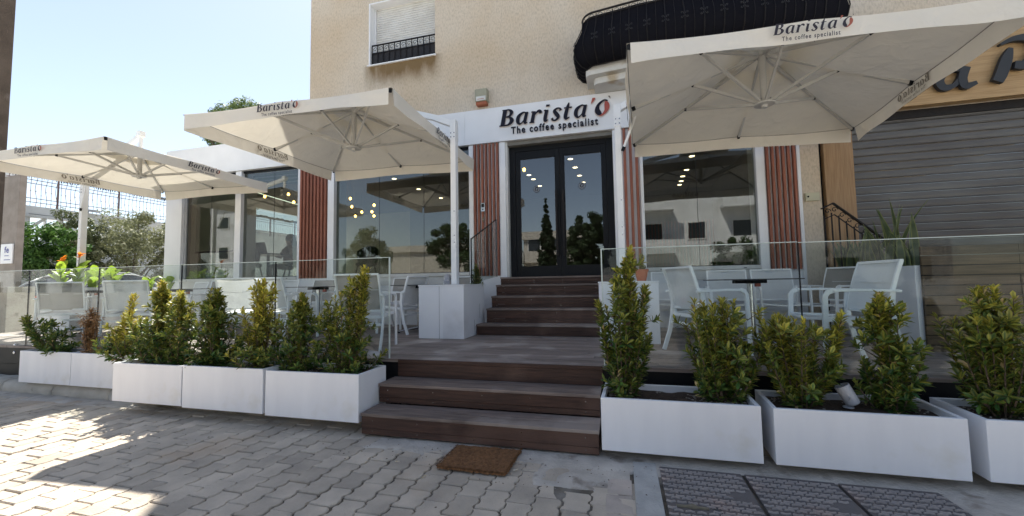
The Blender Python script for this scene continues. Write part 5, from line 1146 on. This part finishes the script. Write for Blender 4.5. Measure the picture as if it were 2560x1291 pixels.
for k, (x, y, h, n, f) in enumerate(((-10.75,5.45,.62,7,True),(-10.55,5.9,.45,7,False),(-10.35,5.50,.70,7,True),(-10.2,5.95,.42,7,False),(-10.85,5.85,.40,6,False),(-10.15,5.6,.35,7,False),(-10.4,6.1,.45,7,False),(-10.0,6.5,.38,7,False),(-9.9,6.9,.36,6,False))):
    canna(x, y, 1.31 if k < 7 else 1.2, h, n, 50+k, f, ['canna with an orange flower, left one of the two in bloom','canna without flower behind the mast of the left parasol','canna with an orange flower touching the parasol mast','broad leaved canna just right of the parasol mast','low canna at the back left of the pale planter','low canna at the front of the pale planter','canna at the back right of the pale planter','canna growing right of the pale planter towards the cafe corner','last canna, closest to the white corner pillar of the cafe'][k])
t = thing('timber_screen', 'horizontal weathered timber boards right of the tall white planter', 'screen', (3.6, 5, .42))
p = MB(); z = .42; prg = random.Random(8)
while z < 1.52:
    p.box(2.935,3.7+prg.uniform(-.01,.01),4.985,5.01,z,z+.088,0,prg.random()); p.box(3.704,5.6,4.985,5.01,z,z+.088,0,prg.random()); z += .099
p.build('boards', M['pine'], t, bevel=.002); p = MB(); p.box(2.94,5.6,5.012,5.02,.42,1.5); p.build('backing', M['iron'], t)  # black sheet added behind the boards as the shade in their gaps
# ---------------------------------------------------------------- left background
def gz_(x): 
    xs = [-60,-30,-18,-14,-11,-8]; zs_ = [1.3,.9,.42,.25,.12,0]
    if x >= -8: return 0
    for a, b, c, d in zip(xs[:-1], xs[1:], zs_[:-1], zs_[1:]):
        if x <= b: return c+(d-c)*(x-a)/(b-a)
    return 0
# near concrete column
t = MB(); t.box(-12.5,-11.72,4.62,5.05,.0,9.5)
tag(t.build('concrete_column', pm('stained_brown_concrete', (.115,.090,.072), (.075,.058,.046), scale=3, rough=.95, bump=.9, bscale=35, c3=(.17,.145,.125), s3=2.5, t3=.60), bevel=.02), 'tall stained brown concrete column at the left edge of the picture', 'column')
t = MB(); t.box(-17.95,-17.2,7.70,7.86,.2,4.80); 
tag(t.build('gate_pillar', pm('rendered_pillar', (.30,.265,.235), (.24,.21,.185), scale=4, rough=.9, bump=.6, bscale=40), bevel=.015), 'rough beige gate pillar behind the concrete column', 'pillar')
s = thing('wall_sign', 'white sign with blue letters fixed to the gate pillar', 'sign', (-17.5,7.68,2.2))
p = MB(); p.box(-17.9,-17.27,7.66,7.69,2.14,2.72); p.build('sign_board', M['whitef'], s)
M['blue'] = pm('sign_blue', (.05,.07,.32), (.045,.06,.28), scale=9, rough=.5)
vs, fs = text_mesh('fe', .26, 1.1); p = MB(); p.add([(-17.62+v[0], 7.655, 2.46+v[1]) for v in vs], fs)
for k, (x0, x1, z0) in enumerate(((-17.6,-17.42,2.36),(-17.62,-17.34,2.24))): p.box(x0, x1, 7.652, 7.657, z0, z0+.018)
p.build('lettering', M['blue'], s)
# white boundary wall along the side street with breeze block panels
WX = -21.6
bw = thing('boundary_wall', 'whitewashed boundary wall with triangular breeze blocks across the side street', 'wall', (WX,14,.6))
p = MB(); p.box(WX-.12,WX+.12,7.5,9.9,.3,4.55); p.box(WX-.12,WX+.12,9.9,13.2,.3,3.2); p.box(WX-.12,WX+.12,9.9,13.2,4.25,4.55); p.box(WX-.12,WX+.12,13.2,26,.3,4.55)
p.box(WX-.16,WX+.16,9.6,13.6,4.12,4.22); p.build('wall', M['wallw'], bw)
bb = MB()
for i in range(7):
    for j in range(2):
        y0 = 9.95+i*.46; z0 = 3.22+j*.45; 
        for (a, b_) in (((y0,z0),(y0+.44,z0+.44)),): bb.bar((WX,a[0],a[1]),(WX,b_[0],b_[1]),.10,.04,up=(1,0,0))
        bb.box(WX-.06,WX+.06,y0-.02,y0+.02,z0,z0+.45); bb.box(WX-.055,WX+.055,y0,y0+.45,z0-.015,z0+.02)
bb.build('breeze_blocks', M['wallw'], bw)
fl = thing('wall_floodlight', 'small grey floodlight on top of the whitewashed wall', 'floodlight', (WX+.2,11.6,4.55)); p = MB(); p.prism([(WX+.12,11.35,4.62),(WX+.5,11.35,4.55),(WX+.5,11.85,4.55),(WX+.12,11.85,4.62)],(0,0,.10)); p.build('head', M['spotm'], fl); p = MB(); p.box(WX+.1,WX+.16,11.55,11.65,4.55,4.63); p.build('bracket', M['iron'], fl)
fn = thing('spiked_fence', 'rusty barred fence topped with dark spikes along the whitewashed wall', 'fence', (WX,14,4.55)); p = MB()
for z in (4.70,4.85,5.42,5.56): p.box(WX-.012,WX+.012,7.6,24,z,z+.022)
p.build('rails', M['rust'] if 'rust' in M else M['iron'], fn)
M['rust'] = pm('rusty_bars', (.22,.15,.14), (.15,.10,.10), scale=9, rough=.8); fn.children[0].data.materials[0] = M['rust'] if fn.children else M['rust']
pk = MB(); y = 7.65; k = 0
while y < 24:
    pts = [(WX,y+.03*math.sin(zz*7+k*.0)*(1 if k%2 else .15),4.56+zz) for zz in (0,.2,.4,.6,.8,1.0,1.12)]
    pk.tube(pts, .0085, 4, cap=False); pk.ball((WX,y,5.15 if k%3 else 5.0), .02, n=6); y += .145; k += 1
pk.build('bars', M['rust'], fn)
ps = MB(); y = 7.7; k = 0
while y < 24:
    ps.box(WX-.03,WX+.03,y-.02,y+.02,4.56,5.72) if k%14 == 7 else None; y += .145; k += 1
ps.build('posts', M['rust'], fn)
sp = MB(); y = 7.6
while y < 24:
    c = Vector((WX,y,5.75+.02*math.sin(y*5)))
    for j in range(5):
        a = j*1.257+y*3; d = Vector((math.cos(a)*.8, .55*math.sin(a*2), math.sin(a))).normalized(); u = d.orthogonal().normalized(); sp.add([c+u*.035, c-u*.035, c+d*.135], [(0,1,2)])
    y += .085
sp.tube([(WX,7.6,5.75),(WX,24,5.75)], .03, 5); sp.build('spike_strip', pm('dark_spikes', (.045,.05,.065), (.07,.075,.09), scale=6, rough=.6), fn)
# far white building with little windows behind the wall
fb = thing('far_house', 'low white building with small vent windows behind the olive tree', 'building', (-30,22,1)); p = MB(); p.box(-42,-27,20,30,.5,5.75); p.build('wall', M['wallw'], fb)
p = MB()
for k in range(9): p.box(-41+k*1.55,-40+k*1.55,19.96,20.0,4.6,5.1); p.box(-26.99,-26.96,20.6+k*1.0,21.3+k*1.0,4.6,5.1)
p.build('windows', M['black'], fb)
fb = thing('white_block', 'small white block showing between the fence bars at the far left', 'building', (-27,13.5,1)); p = MB(); p.box(-28.5,-27.6,11.8,12.6,.5,7.1); p.build('wall', M['wallw'], fb); p = MB(); p.box(-28.6,-27.5,11.7,12.7,7.1,7.25); p.build('parapet', M['sill'], fb)

def tree(name, lab, x, y, z0, ztop, rx, ry, zc0, nleaf, leafs, cols, seed, trunk=.09, clumps=38, group=None, cone=False, mat='leafb', droopy=.0, hollow=.35):
    r = random.Random(seed); t = thing(name, lab, 'tree', (x,y,z0), group); tr = MB(); cm = Vector((x,y,(zc0+ztop)/2)); H = (ztop-zc0)/2
    tr.tube([(x,y,z0-.1),(x+.05,y+.03,z0+(zc0-z0)*.6),(x-.03,y,zc0+H*.5)], [trunk*1.25,trunk,trunk*.6], 9)
    cl = []
    for k in range(clumps):
        while True:
            v = Vector((r.uniform(-1,1), r.uniform(-1,1), r.uniform(-1,1)))
            if hollow < v.length < 1: break
        sc = (1-(v.z+1)/2*.92) if cone else 1
        c = cm+Vector((v.x*rx*sc, v.y*ry*sc, v.z*H)); cl.append((c, r.uniform(.16,.34)*(rx+ry)/2*(sc*.75 if cone else .8)+.03, r.random()))
        if k < 14: s0 = Vector((x,y,zc0+r.uniform(-.1,.4)*H)); mid = s0.lerp(c,.5)+Vector((0,0,.1*H)); tr.tube([s0,mid,c], [trunk*.45,trunk*.28,trunk*.10], 5, cap=False)
    tr.build('trunk', M['bark'], t, smooth=True)
    cr = MB(); cr.c = []
    for k in range(nleaf):
        c, cr_, sh = cl[r.randrange(len(cl))]; d = Vector((r.gauss(0,1), r.gauss(0,1), r.gauss(0,1))).normalized(); q = cr_*(.35+.75*r.random()**.6); p = c+Vector((d.x*q,d.y*q,d.z*q*.85-droopy*q*r.random()))
        n_ = (d+Vector((r.uniform(-.8,.8),r.uniform(-.8,.8),r.uniform(-.3,.9)))).normalized(); u = n_.orthogonal().normalized(); u = Matrix.Rotation(r.uniform(0,6.28),3,n_)@u; w_ = n_.cross(u); s = leafs*r.uniform(.6,1.3)
        cr.add([p-u*s, p+w_*s*.38, p+u*s, p-w_*s*.38], [(0,1,2,3)], 0, min(1,max(0,sh*.7+r.random()*.3))); cc = lerp3(cols[0], cols[1], r.random()); cr.c += [cc]*4
    cr.build('crown', M[mat], t); return t
tree('dense_tree', 'dense dark green round tree in front of the whitewashed wall', -18.6, 9.15, .40, 3.70, 1.02, 1.0, .7, 13000, .075, ((.045,.11,.022),(.11,.22,.04)), 1, clumps=70, hollow=.2)
tree('olive_tree', 'wide grey green olive tree left of the white corner pillar', -18.7, 11.6, .42, 4.45, 1.45, 1.75, 1.1, 15000, .062, ((.16,.175,.085),(.28,.29,.16)), 2, clumps=70, hollow=.3)
tree('young_olive_tree', 'smaller olive tree merging with the wide one, behind the parasol mast', -19.6, 10.4, .45, 4.5, 1.0, .9, 1.2, 6500, .06, ((.10,.13,.06),(.17,.19,.09)), 4, clumps=34)
tree('olive_bush', 'low thin olive bush touching the white corner pillar', -18.3, 13.3, .42, 2.8, 1.0, 1.0, .7, 4200, .055, ((.09,.10,.05),(.15,.16,.09)), 5, clumps=26)
tree('eucalyptus_tree', 'tall feathery tree rising behind the flat cafe roof', -19.6, 17.2, .6, 11.7, 1.8, 2.0, 5.8, 26000, .08, ((.10,.16,.05),(.22,.28,.11)), 3, trunk=.2, clumps=52, droopy=.5)
tree('dry_palm_crown', 'dry straw coloured foliage hanging beside the fence, left of the cafe corner', -20.5, 15.5, .6, 5.6, .9, .8, 4.4, 3500, .10, ((.30,.19,.08),(.42,.28,.13)), 6, clumps=18)
# low sunlit wall beyond the terrace
lw = MB(); lw.box(-15.6,-11.8,5.2,5.6,.1,1.40); tag(lw.build('garden_wall', M['kerb'], bevel=.01), 'low sunlit wall beyond the far left table', 'wall')

# ---------------------------------------------------------------- cars
def car(lab, x, y, z, rz, col, L_=4.2, Hh=1.55):
    t = thing('parked_car', lab, 'car', (x,y,z), None, rz); W = .86; M['cg'] = M.get('cg') or pm('car_glass', (.02,.025,.03), (.03,.035,.04), scale=3, rough=.05)
    paint = pm('paint_'+str(int(col[2]*1000)), col, [c*.93 for c in col], scale=2, rough=.18, spec=.7)
    lo = [(-.5,.42),(-.495,.66),(-.46,.80),(-.30,.90),(.30,.93),(.47,.88),(.495,.70),(.50,.45),(.48,.24),(-.48,.24)]
    b = MB(); rows = []; ws = [-1,-.96,-.5,0,.5,.96,1]; vs = []
    for wv in ws:
        k = .90 if abs(wv) == 1 else (.985 if abs(wv) > .9 else 1)
        for (u, v) in lo: vs.append((u*L_*(.985 if abs(wv) == 1 else 1), wv*W, .24+(v-.24)*k))
    q = len(lo); b.add(vs, [(i*q+j,(i+1)*q+j,(i+1)*q+(j+1)%q,i*q+(j+1)%q) for i in range(len(ws)-1) for j in range(q)]+[tuple(range(q)), tuple((len(ws)-1)*q+j for j in range(q-1,-1,-1))]); bo = b.build('body', paint, t, smooth=True, local=True); b_ = bo.modifiers.new('s','BEVEL'); b_.width = .03; b_.segments = 3; b_.limit_method = 'ANGLE'
    up = [(-.44,.88),(-.36,Hh*.78),(-.27,Hh*.955),(-.10,Hh),(.10,Hh*.985),(.20,Hh*.93),(.33,.92)]; g = MB(); vs = []
    for wv in (-.90,-.80,0,.80,.90):
        for (u, v) in up: f = (v-.88)/(Hh-.88); vs.append((u*L_, wv*W*(1-.20*f)*(1), v-(.03 if abs(wv) == .90 else 0)*f))
    q = len(up); g.add(vs, [(i*q+j,(i+1)*q+j,(i+1)*q+j+1,i*q+j+1) for i in range(4) for j in range(q-1)]+[tuple(range(q)), tuple(4*q+j for j in range(q-1,-1,-1))]); g.build('windows', M['cg'], t, smooth=False, local=True)
    rf = MB(); vs = []
    for wv in (-.745,-.6,0,.6,.745):
        for (u, v) in [(-.29,Hh*.945),(-.25,Hh*.985),(-.10,Hh+.018),(.10,Hh+.003),(.195,Hh*.95)]: vs.append((u*L_, wv*W, v-(.035 if abs(wv) > .7 else 0)+.004))
    rf.add(vs, [(i*5+j,(i+1)*5+j,(i+1)*5+j+1,i*5+j+1) for i in range(4) for j in range(4)])
    for s in (-1,1):
        rf.path([(-.44*L_,s*W*.87,.90),(-.355*L_,s*W*.80,Hh*.80),(-.27*L_,s*W*.75,Hh*.93)], .06,.03,up=(0,1,0)); rf.path([(.33*L_,s*W*.88,.93),(.20*L_,s*W*.745,Hh*.93)],.05,.03,up=(0,1,0)); rf.path([(-.02*L_,s*W*.895,.9),(-.02*L_,s*W*.745,Hh*.97)],.05,.02,up=(0,1,0))
        rf.tube([(-.26*L_,s*W*.66,Hh*.97),(-.2*L_,s*W*.66,Hh+.05),(.08*L_,s*W*.66,Hh+.045),(.15*L_,s*W*.66,Hh*.97)],.012,6)
    rf.build('roof', paint, t, smooth=True, local=True)
    for fx in (-.31,.31):
        for s in (-1,1):
            wl = MB(); wl.lathe((fx*L_,s*(W-.09),.31), [(.20,-.10),(.31,-.09),(.32,0),(.31,.085),(.22,.09)], 22, ax=(0,s,0)); wo_ = wl.build('wheel', M['rubber'], t, local=True)
            wl = MB(); wl.lathe((fx*L_,s*(W-.09),.31), [(.21,.085),(.20,.096),(.05,.088)], 14, ax=(0,s,0)); wl.build('rim', M['chrome'], wo_, local=True)
    for s in (-1,1):
        hl = MB(); hl.box(.455*L_,.492*L_,s*W*.62-.16,s*W*.62+.16,.66,.78); hl.build('headlight', M['chromeg'], t, bevel=.02, local=True); hl = MB(); hl.box(-.492*L_,-.45*L_,s*W*.68-.13,s*W*.68+.13,.66,.84); hl.build('tail_light', M['red'], t, bevel=.02, local=True)
        hl = MB(); hl.box(.20*L_,.24*L_,s*W*1.02-.05,s*W*1.02+.05,.92,1.04); hl.build('mirror', paint, t, bevel=.02, local=True)
    return t
car('white car parked behind the flowering cannas on the side street', -16.6, 9.5, .33, R(98), (.66,.67,.68), 4.3, 1.50)
car('silver car parked beyond the white one, behind the white corner pillar', -17.6, 14.4, .37, R(96), (.40,.42,.45), 4.1, 1.45)
car('dark blue car parked behind the viewer, mirrored in the right glass panel', 3.6, -2.9, 0, R(4), (.02,.035,.07), 4.5, 1.62)
car('white car parked behind the viewer, mirrored in the left window', -6.2, -4.6, 0, R(0), (.62,.63,.64), 4.3, 1.5)

# ---------------------------------------------------------------- houses and trees across the street (seen mirrored in the glass)
def house(lab, x0, x1, y0, y1, h, rows, cols_, bal=True, mat='wallw', aw=None):
    t = thing('town_house', lab, 'house', ((x0+x1)/2,(y0+y1)/2,0)); p = MB(); p.box(x0,x1,y0,y1,0,h); p.box(x0-.15,x1+.15,y1-.05,y1+.25,h-.25,h+.45); p.build('wall', M[mat], t)
    for j in range(rows):
        for i in range(cols_):
            cx = x0+(x1-x0)*(i+.5)/cols_; z = 1.1+3.0*j; f = MB(); f.box(cx-.62,cx+.62,y1-.02,y1+.05,z,z+1.25); fo = f.build('window', M['sill'], t); f = MB(); f.box(cx-.54,cx+.54,y1+.052,y1+.06,z+.08,z+1.17); f.build('pane', M['cg'] , fo)
            if bal and j and i % 2 == 0: f = MB(); f.box(cx-1.3,cx+1.3,y1,y1+1.0,z-1.0,z-.85); f.box(cx-1.3,cx+1.3,y1+.95,y1+1.0,z-.85,z-.0); f.build('balcony', M[mat], t)
    return t
house('white three storey house across the street, mirrored in the right window', 1.0, 15, -24, -16, 8.2, 3, 5)
house('cream house across the street, mirrored beside the door', -8.5, -2.5, -30, -22, 5.5, 2, 3, mat='kerb')
house('low beige house across the street, mirrored in the wide window', -24, -15, -32, -25, 5.0, 1, 4, mat='kerb')
house('white house across the street, mirrored in the leftmost windows', -62, -36, -24, -17, 9.4, 3, 8)
gw = MB(); gw.box(-34,.9,-15.2,-15,0,1.9); tag(gw.build('garden_wall', M['wallw']), 'low white garden wall across the street', 'wall')
tree('cypress_tree', 'dark pointed cypress mirrored in the left leaf of the entrance door', -4.6, -12, 0, 6.9, .95, .95, .3, 22000, .10, ((.015,.03,.010),(.03,.055,.02)), 21, cone=True, clumps=230, hollow=.05)
tree('leafy_tree', 'broad dark tree mirrored in the right leaf of the entrance door', -1.9, -12, 0, 5.9, 1.4, 1.3, .5, 16000, .12, ((.015,.03,.010),(.05,.08,.03)), 22, clumps=110)
tree('leafy_tree', 'street tree mirrored at the right end of the wide window', -9.5, -9, 0, 5.2, 1.9, 1.6, 2.2, 9000, .10, ((.02,.045,.012),(.05,.09,.03)), 23, clumps=50)
tree('leafy_tree', 'street tree mirrored at the left end of the wide window', -16.5, -9.5, 0, 5.0, 1.8, 1.6, 1.6, 8000, .10, ((.02,.045,.012),(.05,.09,.03)), 24, clumps=50)
tree('leafy_tree', 'tree in the garden across the street, mirrored in the right window', 6.5, -12, 0, 3.6, 1.6, 1.2, .8, 6000, .10, ((.02,.045,.012),(.05,.09,.03)), 25, clumps=40)
